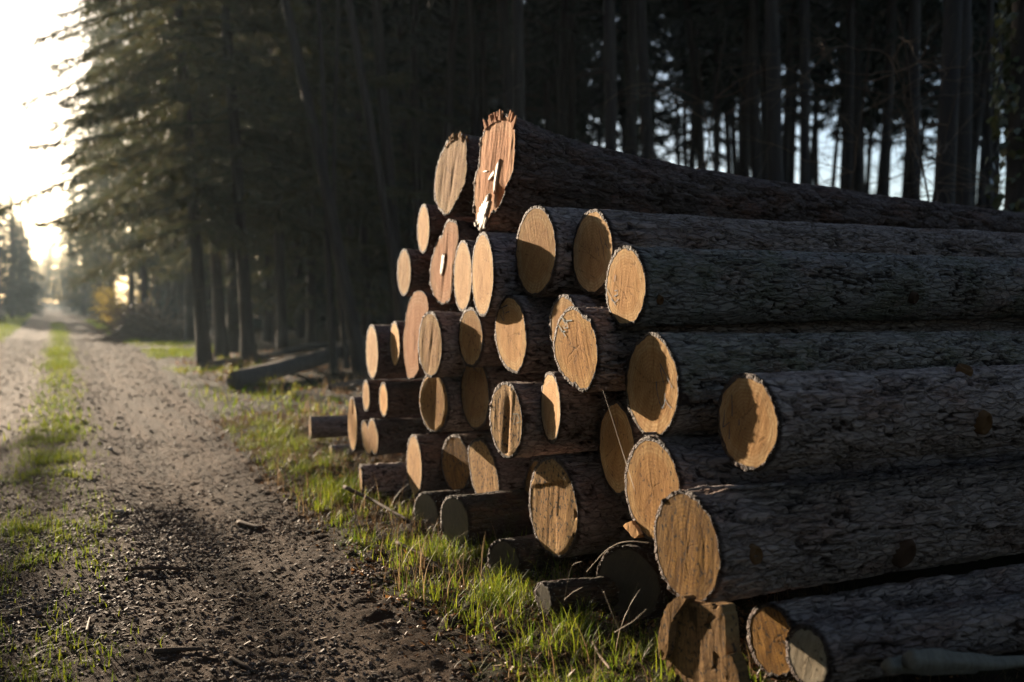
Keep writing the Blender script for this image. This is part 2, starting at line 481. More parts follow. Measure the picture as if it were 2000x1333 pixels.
# ------------------------------------------------------------------ logs
# place of each cut face, fitted so that the stacked rounds touch without overlapping: X, Y, Z, radius, turn of the saw cut (deg)
LOGS = {
'A': (2.42, 5.43, 2.28, .345, 0), 'B': (2.42, 6.13, 2.34, .276, 0), 'C': (2.44, 6.73, 2.02, .176, -5), 'D': (2.42, 7.10, 1.72, .178, -1),
'E': (2.45, 6.34, 1.78, .286, 0), 'F': (2.38, 5.84, 1.66, .227, -7), 'G': (2.30, 5.34, 1.66, .246, -8), 'H': (2.39, 4.83, 1.77, .246, 1),
'I': (2.48, 4.37, 1.75, .219, -1), 'J': (2.37, 3.87, 1.57, .188, -1), 'K': (2.34, 5.03, 1.31, .225, -1), 'L': (2.38, 4.48, 1.37, .169, 0),
'M': (2.26, 4.12, 1.27, .211, 0), 'N': (2.35, 3.62, 1.14, .227, -2), 'O': (2.42, 3.06, 1.04, .191, 0), 'P': (2.37, 5.69, 1.28, .189, 2),
'Q': (2.28, 6.17, 1.22, .224, 1), 'R': (2.42, 6.83, 1.24, .298, 0), 'S': (2.40, 7.86, 1.09, .227, -4), 'T': (2.46, 7.45, 1.17, .181, -6),
'U': (2.42, 8.10, .71, .135, -3), 'V': (2.42, 7.62, .72, .142, -3), 'W': (2.43, 8.56, .42, .242, -6), 'X': (2.40, 7.92, .38, .150, 0),
'Y': (2.35, 6.29, .82, .208, 8), 'Z': (2.47, 5.86, .91, .234, 1), 'AA': (2.28, 4.97, .85, .213, 2), 'AB': (2.36, 4.59, .95, .190, -11),
'AC': (2.49, 4.14, .79, .230, -8), 'AD': (2.32, 3.56, .70, .226, 0), 'AE': (2.20, 3.14, .56, .219, 1), 'AF': (2.42, 6.89, .30, .231, -5),
'AG': (2.54, 6.37, .38, .205, 8), 'AH': (2.50, 5.79, .37, .265, 0), 'AI': (2.60, 5.20, .34, .235, -4), 'AJ': (2.37, 4.58, .43, .267, 2),
'AK': (2.25, 6.17, .09, .153, 10), 'AL': (2.15, 5.41, .21, .156, 10), 'AM': (2.14, 7.32, .10, .165, -8), 'AN': (2.21, 4.84, .10, .123, 14),
'AP': (2.42, 3.91, .19, .181, 14), 'AR': (2.46, 2.95, .22, .143, 4), 'AS': (2.41, 2.70, .25, .114, 4), 'AV': (2.42, 10.10, .21, .117, -6), 'AW': (2.42, 9.27, .06, .081, 0)}
_p = on_x(1062, 1170, 2.06)
LOGS['AO'] = (2.06, float(_p[1]), float(_p[2]), .082, 10)
POLY = {   # outlines of the faces that are not round, as seen in the photograph: (zoom, left, top, points)
'A': (5.33, 830, 210, [(640,130),(760,90),(890,100),(930,200),(940,480),(930,650),(900,760),(860,850),(820,1000),(700,1110),(640,1260),(590,1290),(540,1220),(515,1000),(510,760),(555,620),(570,330),(605,230)]),
'B': (5.33, 830, 210, [(330,270),(415,330),(435,520),(450,640),(430,800),(390,890),(340,1000),(300,1080),(250,1140),(190,1090),(130,1000),(100,850),(110,640),(140,520),(200,370),(260,310)]),
'E': (3.3325, 680, 200, [(655,760),(715,790),(725,880),(710,960),(690,1080),(680,1200),(670,1290),(600,1310),(560,1280),(530,1170),(540,1040),(560,960),(610,860)]),
'R': (3.3325, 680, 560, [(410,68),(515,65),(525,150),(490,230),(465,330),(455,450),(460,540),(410,598),(385,590),(362,450),(370,250)]),
'X': (3.174, 580, 740, [(398,290),(410,258),(425,262),(438,305),(448,262),(470,248),(495,300),(508,380),(500,460),(485,478),(465,450)]),
'M': (7.02, 1070, 590, [(290,65),(385,70),(500,180),(610,270),(690,560),(690,850),(640,1060),(580,1190),(490,1250),(400,1170),(250,1070),(150,930),(100,800),(75,600),(100,380),(180,180)]),
'AH': (3.174, 580, 740, [(1058,430),(1075,400),(1110,370),(1160,380),(1200,450),(1240,560),(1258,700),(1255,800),(1225,870),(1180,850),(1130,740),(1075,590)]),
'K': (7.4, 950, 560, [(330,125),(440,180),(530,330),(580,600),(595,850),(560,1050),(500,1200),(470,1270),(400,1250),(280,1170),(200,1050),(150,900),(125,750),(125,520),(160,330),(230,190)]),
}
CRACKS = {
'N': (6.057, 1200, 640, [[(235,625),(330,640),(440,660),(560,640),(700,612)], [(455,110),(462,400),(460,640),(462,850),(415,1120)], [(240,470),(350,580),(440,650)], [(360,180),(375,300),(430,640)], [(240,720),(300,700)]]),
'I': (7.02, 1100, 400, [[(245,560),(350,670),(480,780)], [(190,625),(260,650),(350,670)], [(165,870),(330,945),(430,1000)], [(355,670),(400,420),(400,290)]]),
'J': (7.4, 1170, 470, [[(140,490),(240,620),(360,760),(420,870)], [(595,220),(560,280),(525,340)], [(390,340),(525,345)], [(400,740),(480,780)]]),
'M': (7.02, 1070, 590, [[(240,430),(320,570)], [(430,600),(370,640),(280,760),(255,1000)], [(440,640),(520,720),(560,800)], [(120,340),(200,370)], [(150,530),(210,560),(380,640)], [(270,110),(250,210)], [(500,170),(500,240)]]),
'O': (6.06, 1390, 710, [[(160,660),(370,640),(520,480),(660,440)], [(380,640),(310,920)], [(380,400),(380,640)], [(580,930),(610,890),(620,880)]]),
'K': (7.4, 950, 560, [[(320,690),(320,830)], [(310,1100),(380,1150)], [(250,560),(320,690)], [(430,690),(500,690)], [(320,690),(440,900),(500,1000)]]),
'H': (3.3325, 980, 380, [[(250,430),(215,540),(180,640)], [(190,220),(210,205),(230,195)], [(150,390),(200,400)], [(260,250),(300,240)]]),
'AD': (3.174, 1180, 630, [[(430,830),(400,890),(380,970),(310,1020)], [(170,1180),(300,1150)], [(300,1020),(320,1120)], [(200,920),(300,1020)]]),
'AC': (3.3325, 880, 680, [[(1075,560),(1070,640),(1010,710)], [(1090,480),(1110,530)]]),
'Z': (3.3325, 680, 560, [[(800,590),(810,640)], [(825,790),(790,850)], [(825,790),(870,870)], [(825,780),(825,700)]]),
'B': (5.33, 830, 210, [[(150,700),(200,880)], [(240,560),(280,780),(290,900)], [(310,700),(330,980)], [(210,620),(260,800)]]),
'A': (5.33, 830, 210, [[(680,300),(690,420)], [(790,300),(750,640),(720,880)], [(570,780),(600,940)], [(850,820),(790,930)], [(830,400),(800,700)]]),
'Q': (3.3325, 680, 560, [[(560,240),(530,400),(500,520)], [(590,260),(545,420)], [(520,230),(500,330)]]),
'AA': (3.3325, 880, 680, [[(330,250),(350,420),(370,560),(370,700)], [(300,300),(330,480)], [(360,280),(410,480),(450,560)], [(290,380),(310,560)]]),
'AE': (3.308, 880, 930, [[(1400,330),(1430,480)], [(1560,300),(1530,500)], [(1560,560),(1500,700)], [(1620,320),(1640,480)], [(1470,240),(1480,420)], [(1520,560),(1560,760)], [(1600,540),(1660,720)]]),
'AJ': (6.06, 1020, 880, [[(240,300),(150,380),(120,520),(140,660)], [(240,330),(175,420),(165,560),(215,760)], [(260,350),(215,420),(210,520),(230,620)], [(295,380),(320,520),(345,620)], [(350,370),(380,500),(420,570)], [(430,400),(470,520)], [(580,640),(540,720)]]),
'AR': (2.667, 1250, 1000, [[(590,600),(640,700)]]),
'P': (3.3325, 680, 560, [[(830,160),(815,300),(800,440)]]),
}
MARKS = {
'N': (6.057, 1200, 640, 7, [[(545,430),(620,570),(690,715)], [(550,480),(570,580),(592,660)], [(500,640),(515,780),(545,900),(575,960),(600,900),(605,780)], [(600,830),(630,900),(678,955)]]),
'I': (7.02, 1100, 400, 5, [[(500,350),(520,480),(555,600),(570,760)], [(560,450),(590,540),(622,605)], [(592,480),(550,610)], [(455,580),(458,660)], [(475,570),(497,710)]]),
'J': (7.4, 1170, 470, 6, [[(245,500),(235,600)], [(110,680),(180,820),(245,940)], [(230,730),(268,718),(275,780),(225,810)], [(180,850),(240,900),(285,850)]]),
'M': (7.02, 1070, 590, 9, [[(190,210),(250,270)], [(210,265),(340,250)], [(250,250),(285,350),(230,360),(215,320)], [(150,320),(250,470)], [(190,410),(250,400)], [(235,270),(250,330)]]),
'O': (6.06, 1390, 710, 6, [[(245,370),(250,630)], [(160,540),(140,760),(220,700)], [(215,730),(215,900)], [(330,660),(330,740)]]),
'K': (7.4, 950, 560, 9, [[(200,320),(310,270)], [(225,300),(265,400)], [(280,380),(340,365)], [(250,400),(265,490)], [(200,400),(255,500)]]),
'AA': (3.3325, 880, 680, 6, [[(390,430),(440,430),(455,470)], [(420,440),(415,500)], [(430,490),(460,480)]]),
'AB': (3.3325, 880, 680, 4, [[(650,210),(625,250)], [(690,310),(700,350)]]),
'AC': (3.3325, 880, 680, 5, [[(1060,450),(1075,500)], [(1085,440),(1095,530)]]),
'Z': (3.3325, 680, 560, 5, [[(810,520),(850,560)], [(830,500),(815,560)], [(860,540),(880,600)]]),
}
def on_face(key, zoom, l, t, pts):
    X, Y, Z, r, fy = LOGS[key]
    o = []
    for x, y in pts:
        d = ray(l + x / zoom, t + y / zoom)
        k = -math.tan(R(fy))                     # face plane: X = X0 + k (Y - Y0)
        tt = (X + k * (CAM[1] - Y) - CAM[0]) / (d[0] - k * d[1])
        p = CAM + d * tt
        o.append((p[1] - Y, p[2] - Z))
    return np.array(o)
def polyline_dist(P, y, z):
    best = np.full(y.shape, 9.0)
    for (a0, a1), (b0, b1) in zip(P[:-1], P[1:]):
        dx, dy = b0 - a0, b1 - a1
        t = np.clip(((y - a0) * dx + (z - a1) * dy) / (dx * dx + dy * dy + 1e-9), 0, 1)
        best = np.minimum(best, np.hypot(y - a0 - t * dx, z - a1 - t * dy))
    return best
def make_log(key, label, wood, bark, L=5.5, yaw=0.0, pitch=0.0, flare=0.06, flare_len=0.5, taper=0.018, amp=0.010, cell=0.055, near=0.5, step=0.016,
             bark_t=0.019, rough=0.0028, sag=0.0, group='logs stacked beside the track', name='log', rag=0.0035, facet=None, lumps=0.03):
    X, Y, Z, r, fy = LOGS[key]
    seed = 100 + list(LOGS).index(key) * 7
    root = empty(name, (X, Y, Z), (0, R(pitch), R(yaw)))
    tag(root, label, 'log', group)
    nth = max(64, int(2 * math.pi * r / step))
    th = np.arange(nth) / nth * 2 * math.pi
    if key in POLY:
        P = on_face(key, *POLY[key])
        pa, pr = np.arctan2(P[:, 1], P[:, 0]), np.hypot(P[:, 0], P[:, 1])
        o = np.argsort(pa)
        prof = np.interp(th, np.concatenate([pa[o] - 2 * math.pi, pa[o], pa[o] + 2 * math.pi]), np.tile(pr[o], 3)) / r
        prof = np.interp(th, th, prof) + 0.02 * vnoise(np.cos(th) * 9, np.sin(th) * 9, 0 * th, seed)
    else:
        prof = 1 + lumps * fbm(np.cos(th) * 1.1, np.sin(th) * 1.1, 0 * th, seed, 3) + 0.008 * vnoise(np.cos(th) * 8, np.sin(th) * 8, 0 * th, seed + 1)
    k = -math.tan(R(fy))
    # bark
    s = [0.0]
    ds = step
    while s[-1] < L:
        if s[-1] > near: ds = min(ds * 1.25, 0.35)
        s.append(s[-1] + ds)
    s = np.array(s)
    s[0] = 0.0
    TH, SS = np.meshgrid(th, s)
    def radius(th_prof, SS):
        fl = np.exp(-SS / flare_len)
        body = 1 + lumps * fbm(np.cos(TH) * 1.1 + SS * .35, np.sin(TH) * 1.1, SS * .5, seed + 3, 3) * (1 - fl)
        return r * (th_prof * fl + body * (1 - fl)) * (1 - flare * (1 - fl)) * (1 - taper * SS)
    RR = radius(prof[None], SS)
    cy, cz = np.cos(TH), np.sin(TH)
    wx = vnoise(SS * 9, cy * RR * 14, cz * RR * 14, seed + 4) * 0.35
    by, bz = cy * RR, cz * RR
    w2 = 0.55 * fbm(SS * 5, by * 9, bz * 9, seed + 5, 3)
    n1 = fbm(SS / (cell * 3.2) + w2, by / (cell * .62) + w2, bz / (cell * .62) - w2, seed + 6, 4, .55)
    n2 = fbm(SS / (cell * 1.5) - w2, by / (cell * .30) + w2, bz / (cell * .30), seed + 7, 3, .55)
    c1 = (1 - sstep(.02, .13, np.abs(n1))) * sstep(-.5, .05, vnoise(SS * 7, by * 12, bz * 12, seed + 8))
    c2 = (1 - sstep(.01, .12, np.abs(n2))) * sstep(-.3, .3, vnoise(SS * 9, by * 16, bz * 16, seed + 9))
    plate = 1 - np.clip(np.maximum(c1, .75 * c2), 0, 1)
    small = 1 - np.clip(c2, 0, 1)
    tq = 3.2 * n1 + 1.6 * n2 + 5
    terr = np.floor(tq) + sstep(.80, 1.0, tq - np.floor(tq)) - 5     # flaking scales, one lapping over the next
    fade = sstep(0.0, 0.05, SS)
    disp = amp * (plate - 1) + amp * .35 * (small - 1) + amp * .16 * terr + amp * .30 * fbm(SS * 14, by * 50, bz * 50, seed + 10, 3)
    RB = RR + disp * (0.12 + 0.88 * sstep(0.0, 0.10, SS))
    rim_x = rag * (vnoise(cy * RR * 45, cz * RR * 45, 0 * RR, seed + 9) + 0.8 * vnoise(cy * RR * 120, cz * RR * 120, 0 * RR, seed + 10)) * np.exp(-SS / 0.012)
    px = SS + k * cy * RR * np.exp(-SS / 0.6) + rim_x
    sagz = -sag * (1 - np.exp(-SS / 0.8))
    V = np.stack([px, cy * RB, cz * RB + sagz], -1)
    rw = RR[0] - bark_t * (1 + 0.3 * vnoise(np.cos(th) * 6, np.sin(th) * 6, 0 * th, seed + 12))
    inner = np.stack([k * np.cos(th) * rw - 0.001, np.cos(th) * rw, np.sin(th) * rw], -1)
    V = np.concatenate([inner[None], V]).reshape(-1, 3)
    m = len(s) + 1
    i = np.arange(m - 1)[:, None] * nth
    j = np.arange(nth)[None]
    a, b = i + j, i + (j + 1) % nth
    Q = np.stack([a, a + nth, b + nth, b], -1).reshape(-1, 4)
    mb = MB()
    mb.add(V, Q, plate=np.concatenate([np.full(nth, .16), (plate * (.55 + .45 * small) * (.12 + .88 * sstep(.0, .035, SS))).ravel()]))
    mb.build('bark', bark, root, True)
    # sawn face
    nr = max(14, int(r / (step * .55)))
    rho = (np.arange(1, nr + 1) / nr) ** 0.9
    TH2, RH = np.meshgrid(th, rho)
    y, z = np.cos(TH2) * rw[None] * RH, np.sin(TH2) * rw[None] * RH
    rng = np.random.default_rng(seed)
    ang = rng.uniform(-0.35, 0.35) + math.pi / 2
    u = y * math.sin(ang) - z * math.cos(ang)
    w_ = y * math.cos(ang) + z * math.sin(ang)
    x = k * y
    edge = 1 - sstep(0.93, 1.0, RH)
    x = x + edge * (rough * .28 * fbm(u * 70, w_ * 5, 0 * u, seed + 20, 3) + rough * .5 * fbm(u * 14, w_ * 3, 0 * u, seed + 21, 2))
    crack = np.zeros(x.shape)
    if key in CRACKS:
        zo, l, t, ls = CRACKS[key]
        for ln in ls:
            P = on_face(key, zo, l, t, ln)
            d = polyline_dist(P, y + 0.004 * vnoise(y * 60, z * 60, 0 * y, seed), z)
            wd = 0.0017 + 0.0012 * vnoise(y * 25, z * 25, 0 * y, seed + 3)
            cc = 1 - sstep(wd * .5, wd * 1.6, d)
            crack = np.maximum(crack, .8 * cc * (0.5 + 0.5 * vnoise(y * 30, z * 30, 0 * y, seed + 6)))
            x = x + 0.0012 * cc
    for q in range(rng.integers(3, 7)):           # radial drying checks
        a0 = rng.uniform(0, 6.28)
        l0, l1 = rng.uniform(0, .25), rng.uniform(.3, .85)
        P = np.array([(math.cos(a0 + .25 * t) * r * t, math.sin(a0 + .25 * t) * r * t) for t in np.linspace(l0, l1, 4)])
        cc = 1 - sstep(.0006, .0028, polyline_dist(P, y + 0.003 * vnoise(y * 70, z * 70, 0 * y, seed + q), z))
        crack = np.maximum(crack, .28 * cc)
        x = x + 0.0008 * cc
    if facet: x = x + facet(y / r, z / r) * edge
    crack = np.clip(crack, 0, 1)
    V = np.concatenate([np.stack([x, y, z], -1).reshape(-1, 3), [[0, 0, 0]]])
    i = np.arange(nr - 1)[:, None] * nth
    a, b = i + j, i + (j + 1) % nth
    Q = np.stack([a, a + nth, b + nth, b], -1).reshape(-1, 4)
    T = np.stack([np.arange(nth), (np.arange(nth) + 1) % nth, np.full(nth, nr * nth)], -1)
    mb = MB()
    V[-1, 0] = x[0].mean()
    mb.add(V, Q[:, ::-1], T[:, ::-1], rim=np.concatenate([RH.ravel(), [0]]), crack=np.concatenate([crack.ravel(), [crack[0].mean()]]))
    mb.build('cut_face', wood, root, True)
    # far end
    e = V_end = np.stack([np.full(nth, s[-1]), np.cos(th) * RR[-1], np.sin(th) * RR[-1] + sagz[-1]], -1)
    mb = MB()
    mb.add(np.concatenate([e, [[s[-1], 0, sagz[-1, 0]]]]), None, np.stack([np.arange(nth), (np.arange(nth) + 1) % nth, np.full(nth, nth)], -1), rim=np.full(nth + 1, .5), crack=np.zeros(nth + 1))
    mb.build('cut_face', wood, root)
    # crayon marks
    if key in MARKS:
        zo, l, t, wpx, ls = MARKS[key]
        mb = MB()
        for ln in ls:
            P = on_face(key, zo, l, t, ln)
            q = np.linspace(0, len(P) - 1, 6 * len(P))
            P = np.stack([np.interp(q, np.arange(len(P)), P[:, 0]), np.interp(q, np.arange(len(P)), P[:, 1])], -1)
            P += 0.0012 * np.stack([vnoise(q * 2, 0, 0, seed + 1), vnoise(q * 2, 5, 0, seed + 2)], -1)
            d = np.gradient(P, axis=0)
            nrm = np.stack([-d[:, 1], d[:, 0]], -1) / (np.linalg.norm(d, axis=1)[:, None] + 1e-9)
            hw = 0.0021 * wpx / 6 * (1 + .45 * vnoise(q * 3, 2, 0, seed + 4))[:, None]
            A, B = P + nrm * hw, P - nrm * hw
            VV = np.stack([np.concatenate([A, B])[:, 0] * k - 0.0030, np.concatenate([A, B])[:, 0], np.concatenate([A, B])[:, 1]], -1)
            n_ = len(P)
            ii_ = np.arange(n_ - 1)
            mb.add(VV, np.stack([ii_, ii_ + 1, ii_ + 1 + n_, ii_ + n_], -1))
        mb.build('crayon_mark', MARK_TEAL if key in ('M', 'AA') else MARK, root)
    return root
def knot(root, key, s, th, size, mat, red=False):
    X, Y, Z, r, fy = LOGS[key]
    mb = MB()
    n = 20
    a = np.arange(n) / n * 2 * math.pi
    def ring(f, h, sq=.72):
        wob_ = 1 + .12 * vnoise(np.cos(a) * 2, np.sin(a) * 2, 0, int(s * 100))
        ss = s + np.cos(a) * size * f * sq * wob_
        tt = R(th) + np.sin(a) * size * f * wob_ / r
        rad = r * 0.965 + h
        return np.stack([ss, np.cos(tt) * rad, np.sin(tt) * rad], -1)
    rings = [ring(1.75, -.012), ring(1.4, .014), ring(1.1, .020), ring(.92, .009), ring(.5, .004)]
    c = ring(0.0, .004)[:1]
    Q = []
    for q in range(4):
        for k in range(n):
            Q.append((q * n + k, q * n + (k + 1) % n, (q + 1) * n + (k + 1) % n, (q + 1) * n + k))
    mb.add(np.concatenate(rings + [c]), Q, [(4 * n + k, 4 * n + (k + 1) % n, 5 * n) for k in range(n)])
    mb.build('knot', mat, root, True)
def strip(root, name, mat, pts, width, thick, key_mat=None):
    """a torn strip of bark or wood: pts in the log's own axes, bent slab with thickness"""
    P = np.array(pts, float)
    q = np.linspace(0, len(P) - 1, 5 * len(P))
    P = np.stack([np.interp(q, np.arange(len(P)), P[:, c]) for c in range(3)], -1)
    P += 0.004 * np.stack([vnoise(q * 2.3, c, 0, 5) for c in range(3)], -1)
    T, A, B = frames(P)
    wv = width * (0.5 + .35 * vnoise(q * 1.8, 7, 0, 3)) * np.sin(np.linspace(.25, 2.9, len(q)))
    mb = MB()
    n = len(q)
    V = np.concatenate([P + A * wv[:, None] + B * thick, P - A * wv[:, None] + B * thick * .4, P - A * wv[:, None] - B * thick, P + A * wv[:, None] - B * thick])
    i = np.arange(n - 1)
    Q = [np.stack([i + c * n, i + 1 + c * n, i + 1 + ((c + 1) % 4) * n, i + ((c + 1) % 4) * n], -1) for c in range(4)]
    Q.append(np.array([[0, n, 2 * n, 3 * n], [n - 1, 4 * n - 1, 3 * n - 1, 2 * n - 1]]))
    mb.add(V, np.concatenate(Q), plate=np.full(4 * n, .6))
    return mb.build(name, mat, root)

def facet_ridge(y, z):            # two planes meeting in an upright crease
    q = y + .12 + .1 * z
    return np.where(q > 0, -.013, .017) * q
def facet_groove(y, z):
    return .016 * np.exp(-((y + .05 + z * .12) / .14) ** 2) * sstep(.9, .2, z) - .003 * np.exp(-((y + .35) / .12) ** 2)
def facet_ledge(y, z):            # chain-saw ledge at the top and a step low on the near side
    lip = sstep(.42, .52, z + .25 * y)
    notch = sstep(-.83, -.86, y) * sstep(.06, .045, np.abs(z - .03))
    return .05 * notch - .010 * lip - .006 * sstep(.02, .05, -(z + .12 - .3 * (y + .3))) * sstep(-.1, -.2, y)
def facet_tear(y, z):
    return .0016 * fbm(y * 6 + z * 1.5, z * .9, 0 * y, 77, 3) + .0035 * np.exp(-((y + .1 + .3 * z) / .10) ** 2) * sstep(.6, 0, z)
def facet_butt(y, z):
    return .0028 * fbm(y * 8, z * .7, 0 * y, 78, 3) + .02 * sstep(-.2, -.5, z) * sstep(.0, -.25, y)

big = dict(near=3.2, step=0.0095, amp=0.016, cell=0.062)
mid_ = dict(near=0.9, step=0.0135, amp=0.013, cell=0.05)
small_ = dict(near=0.6, step=0.015, amp=0.008, cell=0.045)
lA = make_log('A', 'thick log on the very top of the stack, orange face with long white resin streak', W_ORANGE, BARK_RED, 7.0, pitch=2.0, flare=.26, flare_len=.75, taper=.04, near=4.6, step=.0145, amp=.026, cell=.085, sag=.13, rough=.006, rag=.008, facet=facet_butt, lumps=.05)
lB = make_log('B', 'upper log left of the topmost one, oval tan face with torn grain and bark tuft', W_GOLD, BARK_RED, 6.0, pitch=3.6, taper=.05, flare=.12, rough=.006, rag=.007, facet=facet_tear, **mid_)
make_log('C', 'small pale log below the upper left log, narrow oval face near the top edge', W_FRESH, BARK_RED, 6, **small_)
make_log('D', 'small pale log jutting out at the left edge, second below the top', W_FRESH, BARK_RED, 6, **small_)
lE = make_log('E', 'orange log with a bulging face and a short white streak, charred looking bottom', W_ORANGE, BARK_RED, 6, flare=.15, rough=.004, rag=.006, facet=facet_tear, **mid_)
make_log('F', 'clean yellow log squeezed between the orange bulging log and another yellow log', W_FRESH, BARK, 6, **mid_)
make_log('G', 'clean yellow log directly under the white resin streak of the topmost log', W_FRESH, BARK, 6, rough=.003, **mid_)
make_log('H', 'round log under the topmost one, upper third sunlit and the rest in sharp shadow', W_FRESH, BARK, 6, **dict(big, near=2.0))
make_log('I', 'shaded log with faint crayon strokes and only a sunlit cap on its face', W_FRESH, BARK, 6, pitch=.4, taper=.012, **big)
lJ = make_log('J', 'brightly sunlit log at the right end of the upper row with blue scribble', W_FRESH, BARK_MOSS, 6, pitch=-.2, taper=.022, **big)
make_log('K', 'log with a dark rounded shadow across the top of its face and crayon strokes', W_FRESH, BARK, 6, **mid_)
make_log('L', 'recessed shaded log mostly hidden behind the face with teal crayon', W_FRESH, BARK, 6, **small_)
make_log('M', 'large sunlit log with teal crayon scribble and a bent crack from its centre', W_GOLD, BARK, 6, rough=.003, **dict(big, near=1.5))
make_log('N', 'big shaded round log with long blue strokes and a thin level crack', W_FRESH, BARK_MOSS, 6, taper=.006, **big)
lO = make_log('O', 'rightmost round log of the middle row, half lit by a slanting patch of sun', W_FRESH, BARK, 6, taper=.004, **big)
make_log('P', 'half shaded log with a dark central groove below the two yellow logs', W_GOLD, BARK, 6, **small_)
make_log('Q', 'sunlit log with torn pale fibres and ragged left edge beside the orange slab', W_GOLD, BARK, 6, rough=.005, rag=.006, facet=facet_tear, **mid_)
make_log('R', 'tall bare orange slab shaped butt standing out at the left of the stack', W_ORANGE, BARK_RED, 6, rough=.003, flare=.2, bark_t=.006, **mid_)
make_log('S', 'bright pale log at the far left end of the middle row', W_FRESH, BARK_RED, 6, **small_)
make_log('T', 'narrow log partly shaded by the bright end log on its left', W_FRESH, BARK_RED, 6, **small_)
make_log('U', 'very thin pale log end, leftmost of the two slim ones on the lower left', W_FRESH, BARK_RED, 6, **small_)
make_log('V', 'very thin pale log end, right one of the two slim ones on the lower left', W_FRESH, BARK_RED, 6, **small_)
make_log('W', 'tall narrow log with a notched top, farthest face low on the left', W_GOLD, BARK_RED, 6, facet=lambda y, z: .05 * np.exp(-((y + .1) / .09) ** 2) * sstep(.3, .5, z), **small_)
make_log('X', 'log with a heart shaped face low on the left of the stack', W_GOLD, BARK_RED, 6, **small_)
make_log('Y', 'log whose face is cut in two planes, duller left half and bright right half', W_GOLD, BARK, 6, facet=facet_ridge, rough=.003, **mid_)
make_log('Z', 'round log split by a slanting shadow, lit on top and star cracked below', W_GOLD, BARK, 6, **mid_)
make_log('AA', 'deeply grooved log with coarse saw furrows running down the middle of its face', W_SPECK, BARK, 6, rough=.006, rag=.006, facet=facet_groove, **mid_)
make_log('AB', 'slim log with a pale pointed sunlit top and shaded lower half', W_FRESH, BARK, 6, **mid_)
make_log('AC', 'recessed shaded log crossed by a long dry grass stalk', W_FRESH, BARK, 6, **mid_)
lAD = make_log('AD', 'sunlit brown log tucked behind the nearest big log, loose bark strip on top', W_GOLD, BARK, 6, **dict(mid_, near=1.2))
lAE = make_log('AE', 'nearest big log at the lower right, weathered olive face with fibrous saw marks', W_OLD, BARK, 6, taper=.004, rough=.004, rag=.006, **dict(big, cell=.075, amp=.023))
make_log('AF', 'sunlit log low on the left end of the main stack, narrow orange face', W_GOLD, BARK_RED, 6, **mid_)
make_log('AG', 'fully shaded brown log just right of the narrow lit one in the lower row', W_OLD, BARK, 6, **mid_)
make_log('AH', 'log with a diagonal sunlit band and sparkling sap on its left edge', W_SPECK, BARK, 6, rough=.0035, **mid_)
make_log('AI', 'dark shaded log behind the speckled log of the bottom row', W_OLD, BARK, 6, **mid_)
make_log('AJ', 'speckled log with curved saw ledges and a square notch, above the bottom grass', W_SPECK, BARK, 6, rough=.006, rag=.006, facet=facet_ledge, **dict(mid_, near=1.2))
make_log('AK', 'low dark log with a brown top, left one of two on the grass', W_DARK, BARK_SHADE, .9, group='base logs on the ground', yaw=3, **mid_)
make_log('AL', 'low black log with glistening wet rim, right one of two on the grass', W_DARK, BARK_SHADE, .9, group='base logs on the ground', yaw=3, rag=.006, **mid_)
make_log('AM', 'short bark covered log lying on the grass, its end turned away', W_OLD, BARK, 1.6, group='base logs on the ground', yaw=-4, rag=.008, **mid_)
make_log('AN', 'dark stub half sunk in grass below the speckled log', W_DARK, BARK_SHADE, .9, group='base logs on the ground', yaw=8, rag=.006, **mid_)
make_log('AP', 'big dark log end in deep shade left of the broken upright block', W_DARK, BARK_SHADE, 1.0, group='base logs on the ground', yaw=10, **mid_)
make_log('AO', 'short dark log stub with frayed bark lying among the dry stalks', W_DARK, BARK_SHADE, .34, yaw=-6, group='base logs on the ground', rag=.006, **mid_)
make_log('AR', 'low shaded greenish log crossed by a thin line of sun, lower right corner', W_OLD, BARK, 6, yaw=-1.5, pitch=-.6, **dict(big, amp=.023))
make_log('AS', 'pale log at the bottom edge with a sunlit lower face and darker heart', W_GREY, BARK, 6, yaw=-2.0, pitch=.3, **big)
make_log('AV', 'small grey log lying apart beyond the left end of the stack', W_OLD, BARK, 2.2, yaw=-2, group='base logs on the ground', **small_)
make_log('AW', 'short thin log stub in the grass in front of the farthest face', W_GOLD, BARK, 1.2, yaw=-2, group='base logs on the ground', **small_)
for r_, k_, s_, t_, z_, m_ in ((lAE, 'AE', .16, 179, .024, KNOT), (lAE, 'AE', .93, -158, .042, KNOT_RED), (lO, 'O', 1.07, -167, .034, KNOT), (lO, 'O', 1.08, 112, .026, KNOT), (lJ, 'J', .07, -160, .014, KNOT), (lJ, 'J', 1.59, -163, .020, KNOT_RED)):
    knot(r_, k_, s_, t_, z_, m_)
strip(lAE, 'loose_bark', BARK, [(-.01, -.02, .222), (.06, -.03, .232), (.2, -.05, .226), (.42, -.06, .226)], .022, .005)
strip(lAD, 'loose_bark', BARK, [(-.02, .05, .232), (.08, .0, .243), (.2, -.02, .236), (.3, -.02, .232)], .03, .006)
